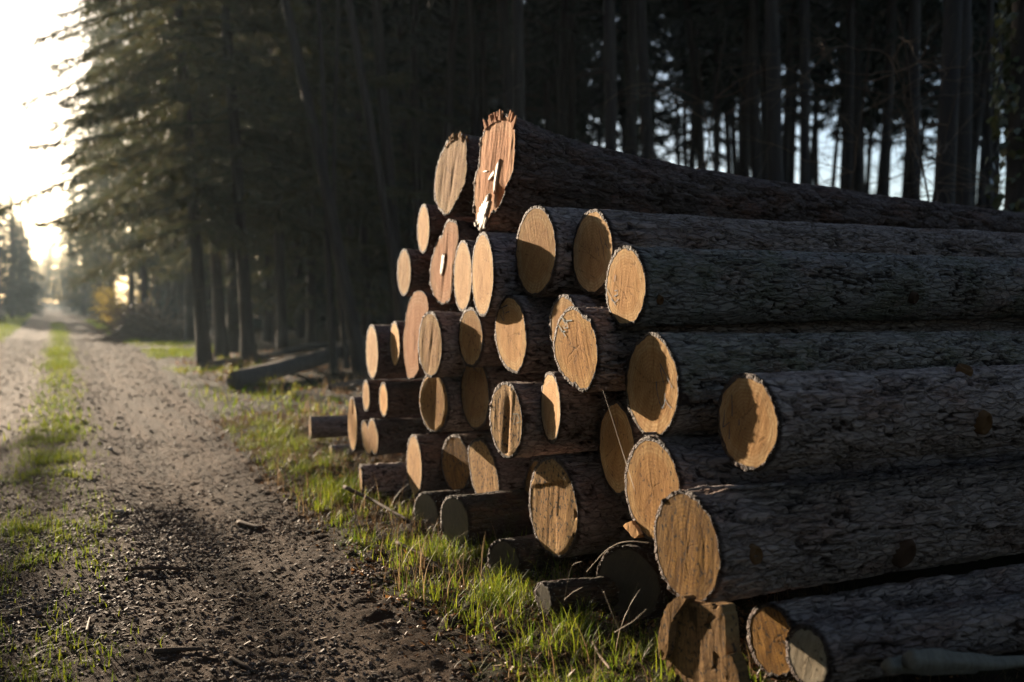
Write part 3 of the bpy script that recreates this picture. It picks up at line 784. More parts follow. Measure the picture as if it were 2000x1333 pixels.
# resin on the topmost face, poured over the lower edge
def resin(root, key, zo, l, t, polys, off=-.009):
    mb = MB()
    for pl in polys:
        P = on_face(key, zo, l, t, pl)
        c = P.mean(0)
        q = np.linspace(0, len(P), 8 * len(P), endpoint=False)
        Pc = np.concatenate([P, P[:1]])
        P = np.stack([np.interp(q, np.arange(len(Pc)), Pc[:, e]) for e in (0, 1)], -1)
        jag = .5 + .62 * fbm(P[:, 0] * 130, P[:, 1] * 45, 0 * q, 7, 3)
        P = c + (P - c) * np.clip(.55 + .5 * jag, .35, 1.1)[:, None]
        n = len(P)
        th_ = 0.006
        f = np.concatenate([np.c_[np.full(n, off), P], np.c_[np.full(n, off + .010), c + (P - c) * 1.12], [[off - .001, c[0], c[1]]]])
        mb.add(f, [(k, (k + 1) % n, n + (k + 1) % n, n + k) for k in range(n)], [(k, 2 * n, (k + 1) % n) for k in range(n)])
    mb.build('resin_streak', RESIN, root)
resin(lA, 'A', 5.33, 830, 210, [[(760,545),(778,535),(768,640),(752,760),(738,900),(726,945),(730,800),(745,660)], [(740,640),(745,670),(715,720),(668,775),(660,770),(700,690)], [(665,870),(680,930),(688,1000),(672,1060),(650,1120),(640,1200),(605,1290),(585,1280),(560,1230),(570,1130),(590,1040),(640,940)], [(605,670),(640,655),(668,660),(660,672),(620,680)], [(540,1190),(560,1240),(550,1250),(535,1210)], [(655,1140),(662,1150),(640,1280),(628,1270)]], -.008)
resin(lE, 'E', 3.3325, 680, 200, [[(615,985),(634,980),(630,1040),(612,1140),(598,1145),(605,1060)]], -.006)
# splinters round the top of the two butts
def splinters(root, key, zo, l, t, pts, mat, seed, lo, hi):
    rng = np.random.default_rng(seed)
    P = on_face(key, zo, l, t, pts)
    q = np.sort(rng.uniform(0, len(P) - 1, 22))
    Y_, Z_ = np.interp(q, np.arange(len(P)), P[:, 0]), np.interp(q, np.arange(len(P)), P[:, 1])
    mb = MB()
    for y, z in zip(Y_, Z_):
        rr = math.hypot(y, z)
        u = np.array([0, y / rr, z / rr])
        v = np.array([0, -u[2], u[1]])
        ln, wd = lo + (hi - lo) * rng.random() ** 1.8, rng.uniform(.008, .026)
        x0 = rng.uniform(-.012, .004)
        b = np.array([x0, y, z]) - u * .03
        tip = b + u * (ln + .03) + v * rng.normal(0, .006) + np.array([rng.normal(0, .006), 0, 0])
        t1, t2 = tip - v * wd * .3, tip + v * wd * .25 - u * rng.uniform(0, .014)
        dx = np.array([rng.uniform(.008, .016), 0, 0])
        mb.add([b - v * wd, b + v * wd, t2, t1, b - v * wd + dx, b + v * wd + dx, t2 + dx * .6, t1 + dx * .6],
               [(0, 1, 2, 3), (5, 4, 7, 6), (1, 5, 6, 2), (4, 0, 3, 7), (3, 2, 6, 7)], rim=np.full(8, .5), crack=np.zeros(8))
    mb.build('splintered_rim', mat, root)
splinters(lA, 'A', 5.33, 830, 210, [(600,260),(630,160),(700,115),(770,80),(850,85),(895,95),(925,190)], W_ORANGE, 1, .012, .05)
splinters(lB, 'B', 5.33, 830, 210, [(200,380),(260,310),(330,272),(400,320),(418,350)], W_GOLD, 2, .006, .028)

# upright broken block that props the nearest log
blk = empty('wooden_block', (2.16, 3.30, 0.0))
tag(blk, 'broken upright wooden block with peeling bark propping the nearest big log', 'wood block')
def slab(name, pts, X, depth, mat, zo=3.308, l=880, t=930, seed=0, base=(2.16, 3.30, 0)):
    P = [on_x(l + x / zo, t + y / zo, X) for x, y in pts]
    P = np.array([(p[1], p[2]) for p in P])
    q = np.linspace(0, len(P), 9 * len(P), endpoint=False)
    Pc = np.concatenate([P, P[:1]])
    yy = np.interp(q, np.arange(len(Pc)), Pc[:, 0]) + .004 * vnoise(q * 3, 0, 0, seed)
    zz = np.interp(q, np.arange(len(Pc)), Pc[:, 1]) + .004 * vnoise(q * 3, 9, 0, seed)
    n = len(q)
    c = np.array([yy.mean(), zz.mean()])
    mb = MB()
    V, rim, Q = [], [], []
    fr = (np.arange(1, 25) / 24.0)
    for f in fr:
        y, z = c[0] + (yy - c[0]) * f, c[1] + (zz - c[1]) * f
        x = X + .0035 * fbm(y * 26, z * 8, 0 * y, seed + 3, 4) + .001 * fbm(y * 70, z * 40, 0 * y, seed + 4, 2) + .006 * (vnoise(y * 30, z * 22, 0 * y, seed + 5) > .72) + .05 * (1 - f) * 0
        V.append(np.stack([x, y, z], -1))
        rim.append(np.full(n, f * .6))
    V.append(np.stack([np.full(n, X + depth), yy, zz], -1))
    rim.append(np.full(n, .6))
    for k in range(len(V) - 1):
        for j in range(n): Q.append((k * n + j, k * n + (j + 1) % n, (k + 1) * n + (j + 1) % n, (k + 1) * n + j))
    VV = np.concatenate(V + [np.array([[X, c[0], c[1]]]), np.array([[X + depth, c[0], c[1]]])]) - np.array(base)
    m = len(V) * n
    T = [(m, (j + 1) % n, j) for j in range(n)] + [(m + 1, (len(V) - 1) * n + j, (len(V) - 1) * n + (j + 1) % n) for j in range(n)]
    cr = np.concatenate(rim + [[0, 0]])
    y_, z_ = VV[:, 1], VV[:, 2]
    crk = sstep(.5, .75, vnoise(y_ * 70, z_ * 9, 0 * y_, seed + 8)) * .8
    mb.add(VV, Q, T, rim=cr, crack=crk, plate=.3 + .5 * (1 - crk))
    return mb
slab('block', [(1500,800),(1600,825),(1740,830),(1762,900),(1775,1050),(1782,1170),(1800,1420),(1390,1400),(1395,1180),(1420,1000),(1440,880)], 2.16, .06, None, seed=5).build('block_core', W_BLOCK, blk)
slab('bark', [(1445,790),(1500,770),(1520,800),(1450,880),(1425,960),(1410,1050),(1390,1190),(1345,1180),(1335,1050),(1360,930),(1390,850)], 2.13, .05, None, seed=6).build('bark_slab', W_BLOCK, blk)
slab('chip', [(1790,1150),(1820,1170),(1850,1260),(1870,1400),(1800,1400),(1770,1250)], 2.14, .05, None, seed=7).build('bark_slab', W_BLOCK, blk)
# broken splinter between the lower logs
sp = slab('splinter', [(1115,320),(1170,295),(1200,340),(1218,370),(1195,405),(1165,385),(1140,350)], 2.30, .06, None, seed=11, base=(2.3, 3.9, .5)).build('wood_splinter', W_FRESH)
sp.location = (2.3, 3.9, .5)
tag(sp, 'small broken splinter of pale wood wedged below the sunlit brown log', 'splinter')
BRANCH_W = mat_trunk('peeled_wood', (0.075, 0.068, 0.055), (0.20, 0.185, 0.15))
# debarked branch ends at the bottom right
for pts, rad, lab in (([(2.50, 2.33, .345), (2.62, 2.335, .325), (2.95, 2.37, .25), (3.5, 2.46, .16)], [.031, .033, .024, .016], 'pale debarked branch with a blunt forked end at the bottom right edge'),
                      ([(2.45, 2.37, .32), (2.53, 2.39, .305), (2.7, 2.43, .25), (3.0, 2.5, .18)], [.022, .026, .022, .018], 'short pale debarked stub left of the longer branch at the bottom right edge')):
    mb = MB()
    q = np.linspace(0, 3, 40)
    P = np.stack([np.interp(q, range(4), [p[c] for p in pts]) for c in range(3)], -1)
    b0 = np.array(pts[0])
    tube(mb, P - b0, np.interp(q, range(4), rad) * np.minimum(1, .75 + q * 4) * (1 + .12 * vnoise(q * 3, 0, 0, 8)), 22, True, .2, 3)
    o = mb.build('branch', BRANCH_W, None, True)
    o.location = b0
    tag(o, lab, 'branch')

# ------------------------------------------------------------------ trees
def trunk_mesh(name, h, r0, seed, bend=.05, n=11, stubs=0):
    rng = np.random.default_rng(seed)
    z = np.linspace(-.3, h, 26)
    ph = rng.uniform(0, 6, 2)
    P = np.stack([bend * np.sin(z * .23 + ph[0]) * z * .25, bend * np.sin(z * .19 + ph[1]) * z * .25, z], -1)
    rad = r0 * (1 - z / h * .82) * (1 + .5 * np.exp(-np.clip(z, 0, None) / .35))
    mb = MB()
    tube(mb, P, rad, n, False, .10, seed)
    return mb.mesh(name, True)
def dead_mesh(name, zb, zt, nb, Lmax, seed, n_sub=4):
    rng = np.random.default_rng(seed)
    mb = MB()
    for k in range(nb):
        z = rng.uniform(zb, zt)
        a = rng.uniform(0, 6.28)
        L = Lmax * rng.uniform(.3, 1)
        d = np.array([math.cos(a), math.sin(a), rng.uniform(-.35, .15)])
        P = wander((0, 0, z), d, L, 6, .10, rng, .03)
        tube(mb, P, np.linspace(.016, .004, len(P)), 3, False)
        for q in range(n_sub):
            i = rng.integers(1, len(P) - 1)
            d2 = P[i + 1] - P[i] + rng.normal(0, .12, 3) * L * .5
            P2 = wander(P[i], d2, L * rng.uniform(.15, .4), 4, .15, rng, .05)
            tube(mb, P2, np.linspace(.007, .002, len(P2)), 3, False)
    return mb.mesh(name)
def crown_mesh(name, zb, zt, rmax, nb, tw, seed, wid=.035, ln=.42, low=0.35, power=.75, droop=.35):
    rng = np.random.default_rng(seed)
    mb = MB()
    PP, DD, WW = [], [], []
    for k in range(nb):
        u = (k + rng.random()) / nb
        z = zb + (zt - zb) * u
        L = rmax * ((1 - u) ** power) * rng.uniform(.55, 1.12) * (low + (1 - low) * min(1, u / .14)) + .15
        a = k * 2.399 + rng.normal(0, .3)
        o = np.array([math.cos(a), math.sin(a), 0])
        s = np.array([-o[1], o[0], 0])
        dr = droop * rng.uniform(.5, 1.5)
        t = np.linspace(0, 1, 7)
        B = np.array([0, 0, z]) + o[None] * (L * t)[:, None] + s[None] * (rng.normal(0, .08) * L * t ** 2)[:, None]
        B[:, 2] += L * (-.12 * t - dr * t ** 2 + .22 * t ** 3)
        tube(mb, B, np.linspace(.03, .006, 7) * (.5 + L / rmax * .5), 3, False)
        m = max(6, int(tw * L / rmax * (.6 + .8 * rng.random())))
        tt = rng.uniform(.12, 1, m) ** .8
        base = np.stack([np.interp(tt, t, B[:, c]) for c in range(3)], -1)
        sg = rng.choice([-1, 1], m)[:, None]
        d = sg * s[None] * rng.uniform(.2, .95, m)[:, None] + o[None] * rng.uniform(.1, .8, m)[:, None]
        d[:, 2] -= rng.uniform(.05, 1.0, m)
        d += rng.normal(0, .22, (m, 3))
        d /= np.linalg.norm(d, axis=1)[:, None]
        l = ln * rng.uniform(.35, 1.15, m) * (1.15 - .55 * tt)
        wv = np.cross(d, rng.normal(0, 1, (m, 3)))
        wv /= np.linalg.norm(wv, axis=1)[:, None] + 1e-9
        PP.append(base); DD.append(d * l[:, None]); WW.append(wv * wid * rng.uniform(.5, 1.2, m)[:, None])
        # side shoots on the longer twigs
        b2 = base + d * (l * rng.uniform(.25, .8, m))[:, None]
        d2 = d + rng.normal(0, .6, (m, 3))
        d2 /= np.linalg.norm(d2, axis=1)[:, None]
        PP.append(b2); DD.append(d2 * (l * .55)[:, None]); WW.append(np.cross(d2, rng.normal(0, 1, (m, 3))) * wid * .55)
    blades(mb, np.concatenate(PP), np.concatenate(DD), np.concatenate(WW))
    return mb.mesh(name)
TR = [trunk_mesh('trunk', 24, .155, 200 + k, .04 + .03 * k) for k in range(4)]
DEADS = [dead_mesh('dead_branches', 1.5, 11, 34, 1.5, 220 + k) for k in range(3)]
CR_IN = [crown_mesh('crown', 9.0 + .7 * k, 24.5, 2.5, 80, 80, 240 + k, .05, .55) for k in range(3)]
CR_ED = [crown_mesh('crown', 1.6 + 1.2 * k, 23.5, 3.7, 170, 210, 260 + k, .022, .5, .6, droop=.5) for k in range(3)]
CR_MD = [crown_mesh('crown', 4.2 + k, 24, 3.3, 140, 190, 270 + k, .022, .5, .7, droop=.5) for k in range(2)]
CR_HI = crown_mesh('crown', 3.4, 24, 3.3, 190, 330, 278, .012, .42, .7, droop=.5)
CR_YG = [crown_mesh('crown', .8, 14, 2.9, 120, 90, 280 + k, .035, .45, .7) for k in range(2)]
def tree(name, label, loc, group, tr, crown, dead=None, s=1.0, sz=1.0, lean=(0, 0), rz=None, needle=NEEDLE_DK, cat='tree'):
    rz = random.uniform(0, 6.28) if rz is None else rz
    root = empty(name, loc, (lean[0], lean[1], 0), (s, s, sz))
    tag(root, label, cat, group)
    t = obj('trunk', tr, TRUNK, root)
    t.rotation_euler = (0, 0, rz)
    if crown is not None:
        c = obj('crown', crown, needle, root)
        c.rotation_euler = (0, 0, rz * 1.7)
    if dead is not None:
        d = obj('dead_branches', dead, TWIG, root)
        d.rotation_euler = (0, 0, rz * 2.3)
    return root
placed = []
def put(x, y): placed.append((x, y))
# roadside spruces on the right, each a full crown down to the ground
for x, y, s, sz, v, lab in (
    (4.9, 30.0, 1.0, 1.0, 'hi', 'tall roadside spruce with hanging branches nearest on the left of the forest'),
    (4.7, 38.0, 1.1, 1.05, 1, 'roadside spruce behind the yellow leaved bush, branches reaching over the track'),
    (3.9, 47.0, 1.1, 1.1, 1, 'tall roadside spruce rising above the brushwood heap'),
    (4.0, 56.0, 1.1, 1.1, 1, 'roadside spruce in mid distance along the right side of the track'),
    (3.7, 67.0, 1.0, 1.05, 1, 'farther roadside spruce whose edge glows against the bright sky'),
    (3.8, 84.0, 1.0, 1.0, 2, 'distant spruce on the right of the track just past the brushwood'),
    (3.3, 108.0, .95, .8, 0, 'distant spruce at the right of the narrowing track'),
    (3.0, 140.0, 1.0, .7, 1, 'small looking spruce near the far end of the track on its right')):
    tree('spruce', lab, (x, y, 0), 'roadside spruces', TR[1 if v == 'hi' else v], CR_HI if v == 'hi' else CR_ED[v], None, s, sz, needle=NEEDLE)
    put(x, y)
rng = np.random.default_rng(66)
for k in range(16):
    y = 50 + 6.0 * k + rng.uniform(-2, 2)
    x = rng.uniform(5.6, 10.5) if k < 10 else rng.uniform(4.2, 7)
    put(x, y)
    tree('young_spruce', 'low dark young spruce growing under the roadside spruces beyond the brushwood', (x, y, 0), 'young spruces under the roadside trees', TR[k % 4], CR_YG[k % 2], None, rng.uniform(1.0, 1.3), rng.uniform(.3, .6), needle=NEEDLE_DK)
# far trees left of the track
for k, (x, y, s, sz, lab) in enumerate((
    (-3.3, 82, 1.15, .92, 'round topped young spruce nearest on the far left of the track'), (-2.9, 98, 1.1, .85, 'young spruce standing close to the far left verge'), (-2.7, 118, 1.1, .85, 'young spruce farther along the far left verge'), (-5.2, 92, 1.1, 1.0, 'leftmost distant young spruce at the picture edge'), (-4.4, 108, .9, .98, 'tallest of the distant spruces left of the track'),
    (-3.6, 132, 1.1, .95, 'distant spruce behind the tallest one left of the track'), (-2.8, 146, 1.2, .9, 'hazy distant spruce left of the track sloping down to its end'),
    (-2.6, 170, 1.2, .9, 'low hazy spruce near the vanishing end of the track on its left'), (-6.6, 112, 1.0, 1.0, 'distant spruce standing back from the track at the left edge'),
    (-3.4, 200, 1.0, .9, 'last hazy spruce on the left where the track vanishes'), (3.8, 185, 1.0, .9, 'last hazy spruce on the right where the track vanishes'),
    (.2, 260, 1.2, 1.0, 'faint blue grey spruce closing the end of the track'), (-2.4, 280, 1.2, 1.0, 'faint spruce left of the one closing the track'), (3.0, 250, 1.1, 1.0, 'faint spruce right of the one closing the track'))):
    tree('young_spruce', lab, (x, y, 0), 'distant spruces along the track', TR[k % 4], CR_YG[k % 2], None, s, sz * .9, needle=NEEDLE)
for k, (x, y) in enumerate(((-3.6, 215), (-1.2, 232), (1.2, 226), (3.2, 210), (-5.5, 225), (.2, 245), (5.2, 235))):
    tree('spruce', 'hazy spruce in the group that closes the view at the end of the track', (x, y, 0), 'spruces closing the track', TR[k % 4], CR_ED[k % 3], None, 1.0, .5 + .06 * (k % 3), needle=NEEDLE)
for k in range(12):
    x, y = 7.5 + 1.15 * k % 6 + (k % 3) * 1.4, 31 + 2.6 * k
    put(x, y)
    tree('forest_spruce', 'shaded spruce with low branches standing behind the first trackside trunks', (x, y, 0), 'low branched spruces behind the trackside trunks', TR[k % 4], CR_MD[k % 2] if k % 2 else CR_ED[k % 3], None, 1.0, rng.uniform(.8, 1.0) if hasattr(rng, 'uniform') else 1.0)
# spruces on the left side outside the picture: they shade the left of the track
for k, (x, y, s, sz) in enumerate(((-5.0, 9.5, 1.0, .9), (-5.6, 14, 1.0, 1.0), (-5.3, 19, 1.05, 1.0), (-5.7, 24, 1.0, .95), (-6.6, 29.5, .95, .85), (-9.5, 38, 1.0, .8), (-11.5, 44, 1.0, .9))):
    tree('spruce', 'shade casting spruce on the left side of the track outside the photograph', (x, y, 0), 'spruces left of the track', TR[k % 4], CR_ED[k % 3], None, s, sz, needle=NEEDLE)
# the forest goes on behind the viewer and over on the left: it closes off the sky light
rng = np.random.default_rng(77)
for k in range(60):
    while True:
        x, y = rng.uniform(-26, 24), rng.uniform(-24, 26)
        if (x < -7.5 or (x > 4.0 and y < -.3 * x) or (y < -9 and abs(x) > 3.2)) and all((x - a_) ** 2 + (y - b_) ** 2 > 9 for a_, b_ in placed): break
    put(x, y)
    tree('spruce', 'spruce of the surrounding forest outside the photograph', (x, y, 0), 'spruces around the viewpoint', TR[k % 4], CR_MD[k % 2] if k % 3 else CR_ED[k % 3], None, rng.uniform(.9, 1.15), rng.uniform(.9, 1.1))
# single trunks that can be told apart
def top_lean(x, y, px0, px1, hpx):
    """lean so that the trunk drifts from column px0 at its foot to px1 at the top of the picture"""
    D = math.hypot(x, y)
    return D * (px1 - px0) / FPX / max(1.0, hpx)
def single(px, Y, r, px_top, label, crown=None, dead=None, name='spruce', mesh=None, cat='tree', sz=1.0, grp='single trunks at the forest edge'):
    x = at_dist(px, Y)
    D = Y * math.cos(0) / math.cos(math.atan((x) / Y))
    htop = 1.5 + 590 / FPX * D * .95
    shift = D * (px_top - px) / FPX
    ang = math.atan2(shift, htop)
    s = r / .155
    root = tree(name, label, (x, Y, float(ground_z(np.float64(x), np.float64(Y)))), grp, mesh or TR[random.randrange(4)], crown, dead, 1.0, sz)
    root.rotation_euler = Quaternion(Vector((math.sin(YAW), math.cos(YAW), 0)), ang).to_euler()
    root.scale = (s, s, sz) if crown is None else (1, 1, sz)
    if crown is not None: root.children[0].scale = (s, s, 1)
    put(x, Y)
    return root
TH = [trunk_mesh('trunk', 20, .155, 300 + k, .12 + .05 * k) for k in range(3)]
single(398, 25, .155, 352, 'straight dark trunk at the track side, first from the left', CR_HI)
single(432, 27, .16, 400, 'straight dark trunk just right of the first trackside trunk', CR_HI)
single(486, 24, .27, 440, 'thick dark trunk with a faintly lit left edge behind the fallen trunk', CR_HI, DEADS[0])
single(552, 28, .2, 535, 'plain dark trunk between the thick trunk and the leaning one', CR_IN[1])
single(706, 19, .13, 570, 'leaning trunk slanting up to the left behind the stack', None, None, 'leaning_tree', TH[0])
single(652, 20, .07, 610, 'thin pale sapling stem beside the leaning trunk', None, None, 'sapling', TH[1], sz=.7)
single(676, 21, .06, 640, 'thinner of two sapling stems left of the leaning trunk', None, None, 'sapling', TH[2], sz=.6)
single(808, 17, .09, 700, 'slender crooked stem with a lit edge slanting toward the upper left log', None, None, 'leaning_tree', TH[2])
single(790, 22, .36, 745, 'broad dark trunk behind the slender crooked stem', CR_IN[0])
single(880, 26, .2, 872, 'dark trunk rising behind the upper left log', CR_IN[2])
single(935, 24, .2, 930, 'dark trunk rising behind the topmost log', CR_IN[1], DEADS[1])
single(1105, 25, .16, 1092, 'slim brownish trunk above the thick end of the topmost log', CR_IN[0])
single(1238, 20, .23, 1238, 'brown trunk above the middle of the topmost log', CR_IN[1], DEADS[2])
single(1370, 24, .21, 1360, 'dark trunk at the left of the bright sky gaps', CR_IN[2])
single(1455, 22, .19, 1445, 'dark trunk between two bright gaps above the top log', CR_IN[0], DEADS[0])
single(1502, 25, .2, 1490, 'dark trunk close beside another in the sky gaps', CR_IN[1])
single(1542, 27, .16, 1545, 'narrow dark trunk in the middle of the sky gaps', CR_IN[2])
single(1682, 22, .17, 1680, 'dark trunk among backlit twigs right of centre', CR_IN[0], DEADS[1])
single(1722, 19, .15, 1716, 'slim dark trunk in the widest bright gap on the right', CR_IN[1])
single(1760, 24, .14, 1764, 'slim dark trunk farther back in the widest bright gap', CR_IN[0])
single(1790, 16, .21, 1785, 'thick dark trunk left of the widest trunk on the right', CR_IN[1])
single(1880, 13, .29, 1870, 'widest dark trunk on the right, left of the ivy covered tree', CR_IN[2], DEADS[2])
single(1940, 15, .09, 1930, 'thin dark stem between the widest trunk and the ivy covered tree', None, None, 'sapling', TH[0])
# ivy covered tree
ix = at_dist(1992, 7.6)
iv = tree('ivy_tree', 'tree trunk covered with ivy leaves at the right edge of the picture', (ix, 7.6, 0), None, trunk_mesh('trunk', 14, .21, 411, .03, 20), None, None)
put(ix, 7.6)
rng = np.random.default_rng(5)
n = 2600
zz = rng.uniform(1.6, 9, n)
aa = rng.uniform(0, 6.28, n)
dens = vnoise(np.cos(aa) * 1.6, np.sin(aa) * 1.6, zz * 1.3, 7) + .35 * sstep(3.0, 3.8, zz) > rng.uniform(-.35, .55, n)
zz, aa = zz[dens], aa[dens]
rr = .20 + np.abs(rng.normal(0, .045, len(zz))) + .06 * (vnoise(np.cos(aa) * 2, np.sin(aa) * 2, zz * 2, 9) > .2)
mb = MB()
pos = np.stack([np.cos(aa) * rr, np.sin(aa) * rr, zz], -1)
nn = np.stack([np.cos(aa), np.sin(aa), 0 * aa + .5], -1) + rng.normal(0, .45, (len(zz), 3))
nn /= np.linalg.norm(nn, axis=1)[:, None]
up_ = np.cross(nn, np.cross(np.array([0, 0, -1.0]), nn) + rng.normal(0, .3, nn.shape))
up_ /= np.linalg.norm(up_, axis=1)[:, None]
sd = np.cross(nn, up_)
sz_ = rng.uniform(.035, .075, len(zz))[:, None]
V = np.stack([pos - up_ * sz_ * .9, pos + sd * sz_ * .85 - up_ * sz_ * .2 + nn * .006, pos + up_ * sz_ * 1.2, pos - sd * sz_ * .85 - up_ * sz_ * .2 + nn * .006], 1)
mb.add(V.reshape(-1, 3), np.arange(4 * len(zz)).reshape(-1, 4))
mb.build('ivy_leaves', IVY, iv)
# the forest behind
rng = np.random.default_rng(12)
cnt = 0
tries = 0
while cnt < 165 and tries < 9000:
    tries += 1
    az = rng.uniform(R(5.5), R(55))
    D = 14 + (100 - 14) * rng.random() ** .62
    x, y = math.sin(az) * D, math.cos(az) * D
    if x > 31 or x < 6.2 or y < 7: continue
    if x < 4.5 + .02 * y or (9.9 < x + .2 * y < 11.9 and y < 40): continue
    if any((x - a) ** 2 + (y - b) ** 2 < 2.4 ** 2 for a, b in placed): continue
    put(x, y)
    s = rng.uniform(.8, 1.3)
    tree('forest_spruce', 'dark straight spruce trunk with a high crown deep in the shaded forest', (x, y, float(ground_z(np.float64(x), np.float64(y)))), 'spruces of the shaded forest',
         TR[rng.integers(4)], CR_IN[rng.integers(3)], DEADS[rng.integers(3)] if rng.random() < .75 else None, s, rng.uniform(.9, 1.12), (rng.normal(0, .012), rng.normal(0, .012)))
    cnt += 1
rng = np.random.default_rng(19)
cnt = 0
while cnt < 26:
    az, D = rng.uniform(R(36), R(54)), rng.uniform(24, 46)
    x, y = math.sin(az) * D, math.cos(az) * D
    if any((x - a) ** 2 + (y - b) ** 2 < 1.7 ** 2 for a, b in placed): continue
    put(x, y)
    tree('forest_spruce', 'dark straight spruce trunk with a high crown deep in the shaded forest', (x, y, float(ground_z(np.float64(x), np.float64(y)))), 'spruces of the shaded forest',
         TR[rng.integers(4)], CR_IN[rng.integers(3)], DEADS[rng.integers(3)], rng.uniform(.75, 1.0), rng.uniform(.78, .95))
    cnt += 1
rng = np.random.default_rng(15)
cnt = 0
while cnt < 46:
    az = rng.uniform(R(7), R(29))
    D = rng.uniform(42, 120)
    x, y = math.sin(az) * D, math.cos(az) * D
    if x < 7 or x > 40: continue
    put(x, y)
    tree('young_spruce', 'dark young spruce filling the shade between the far trunks', (x, y, 0), 'young spruces under the forest', TR[cnt % 4], CR_YG[cnt % 2], None, rng.uniform(.9, 1.4), rng.uniform(.5, .95))
    cnt += 1
# bare saplings with curling twigs in front of the forest
def bare(seed, h, nb):
    rng = np.random.default_rng(seed)
    st = MB()
    P = wander((0, 0, -.1), (rng.normal(0, .12), rng.normal(0, .12), 1), h, 14, .05, rng)
    tube(st, P, np.linspace(.022, .006, len(P)), 6, False)
    tw = MB()
    for k in range(nb):
        i = rng.integers(4, len(P) - 1)
        a = rng.uniform(0, 6.28)
        B = wander(P[i], (math.cos(a), math.sin(a), rng.uniform(-.2, .6)), h * rng.uniform(.12, .34), 9, .20, rng, .02)
        tube(tw, B, np.linspace(.006, .002, len(B)), 4, False)
        for q in range(4):
            j = rng.integers(2, len(B) - 1)
            C = wander(B[j], B[j] - B[j - 1] + rng.normal(0, .09, 3), h * rng.uniform(.04, .13), 6, .25, rng)
            tube(tw, C, np.linspace(.0034, .0014, len(C)), 3, False)
    return st.mesh('stem', True), tw.mesh('twigs')
BR = [bare(500 + k, 5.2, 16) for k in range(3)]
for k, (px, Y, s, lab) in enumerate(((1330, 12.0, 1.0, 'bare sapling with curving twigs above the middle of the top log'), (1640, 9.5, .95, 'bare sapling with sunlit curling twigs before the bright sky gaps'),
                        (1760, 8.5, .9, 'bare sapling with drooping twigs left of the widest trunk'), (1500, 11.5, 1.05, 'bare sapling with fine twigs left of the sky gaps'), (1890, 8.2, 1.0, 'bare sapling crossing in front of the widest trunk'))):
    x = at_dist(px, Y)
    root = empty('bare_sapling', (x, Y, 0), (0, 0, k * 1.3), (s, s, s))
    tag(root, lab, 'sapling', 'bare saplings before the forest')
    obj('stem', BR[k % 3][0], TWIG, root)
    obj('twigs', BR[k % 3][1], TWIG_PALE, root)

# ------------------------------------------------------------------ fallen trunks, bush, brushwood
def fallen(p0, p1, r0, r1, label, name='fallen_trunk', seed=0):
    p0, p1 = np.array(p0, float), np.array(p1, float)
    q = np.linspace(0, 1, 30)[:, None]
    P = p0 + (p1 - p0) * q
    P[:, 2] += .05 * vnoise(q[:, 0] * 4, 0, 0, seed)
    mb = MB()
    tube(mb, P - p0, np.linspace(r0, r1, 30), 16, True, .12, seed)
    o = mb.build(name, FALLEN, None, True)
    o.location = p0
    tag(o, label, 'fallen trunk', 'fallen trunks on the forest floor')
fallen((2.85, 17.2, .17), (9.5, 26.5, .75), .17, .13, 'thick fallen trunk lying on the forest floor behind the left end of the stack', seed=1)
fallen((3.0, 22.5, .10), (9.5, 31, .35), .10, .07, 'thinner fallen trunk lying behind the thick one at the forest edge', seed=2)
fallen((4.2, 16.2, .08), (8.0, 17.5, .35), .07, .05, 'fallen pole lying in the shade in front of the thick fallen trunk', seed=3)
bx, by = at_dist(228, 60), 60
ye = empty('yellow_bush', (bx, by, 0))
tag(ye, 'yellow leaved bush beside the track in front of the brushwood heap', 'bush')
rng = np.random.default_rng(31)
mb, lf = MB(), MB()
for k in range(26):
    a = rng.uniform(0, 6.28)
    P = wander((rng.normal(0, .25), rng.normal(0, .25), -.1), (math.cos(a) * .5, math.sin(a) * .5, 1), rng.uniform(1.4, 3.0), 8, .12, rng)
    tube(mb, P, np.linspace(.025, .006, len(P)), 4, False)
    m = 150
    i = rng.uniform(2, len(P) - 1, m)
    b = np.stack([np.interp(i, np.arange(len(P)), P[:, c]) for c in range(3)], -1) + rng.normal(0, .16, (m, 3))
    d = rng.normal(0, 1, (m, 3))
    d /= np.linalg.norm(d, axis=1)[:, None]
    wv = np.cross(d, rng.normal(0, 1, (m, 3)))
    blades(lf, b, d * .09, wv / (np.linalg.norm(wv, axis=1)[:, None] + 1e-9) * .03)
mb.build('stems', TWIG, ye)
lf.build('leaves', YELLOW, ye)
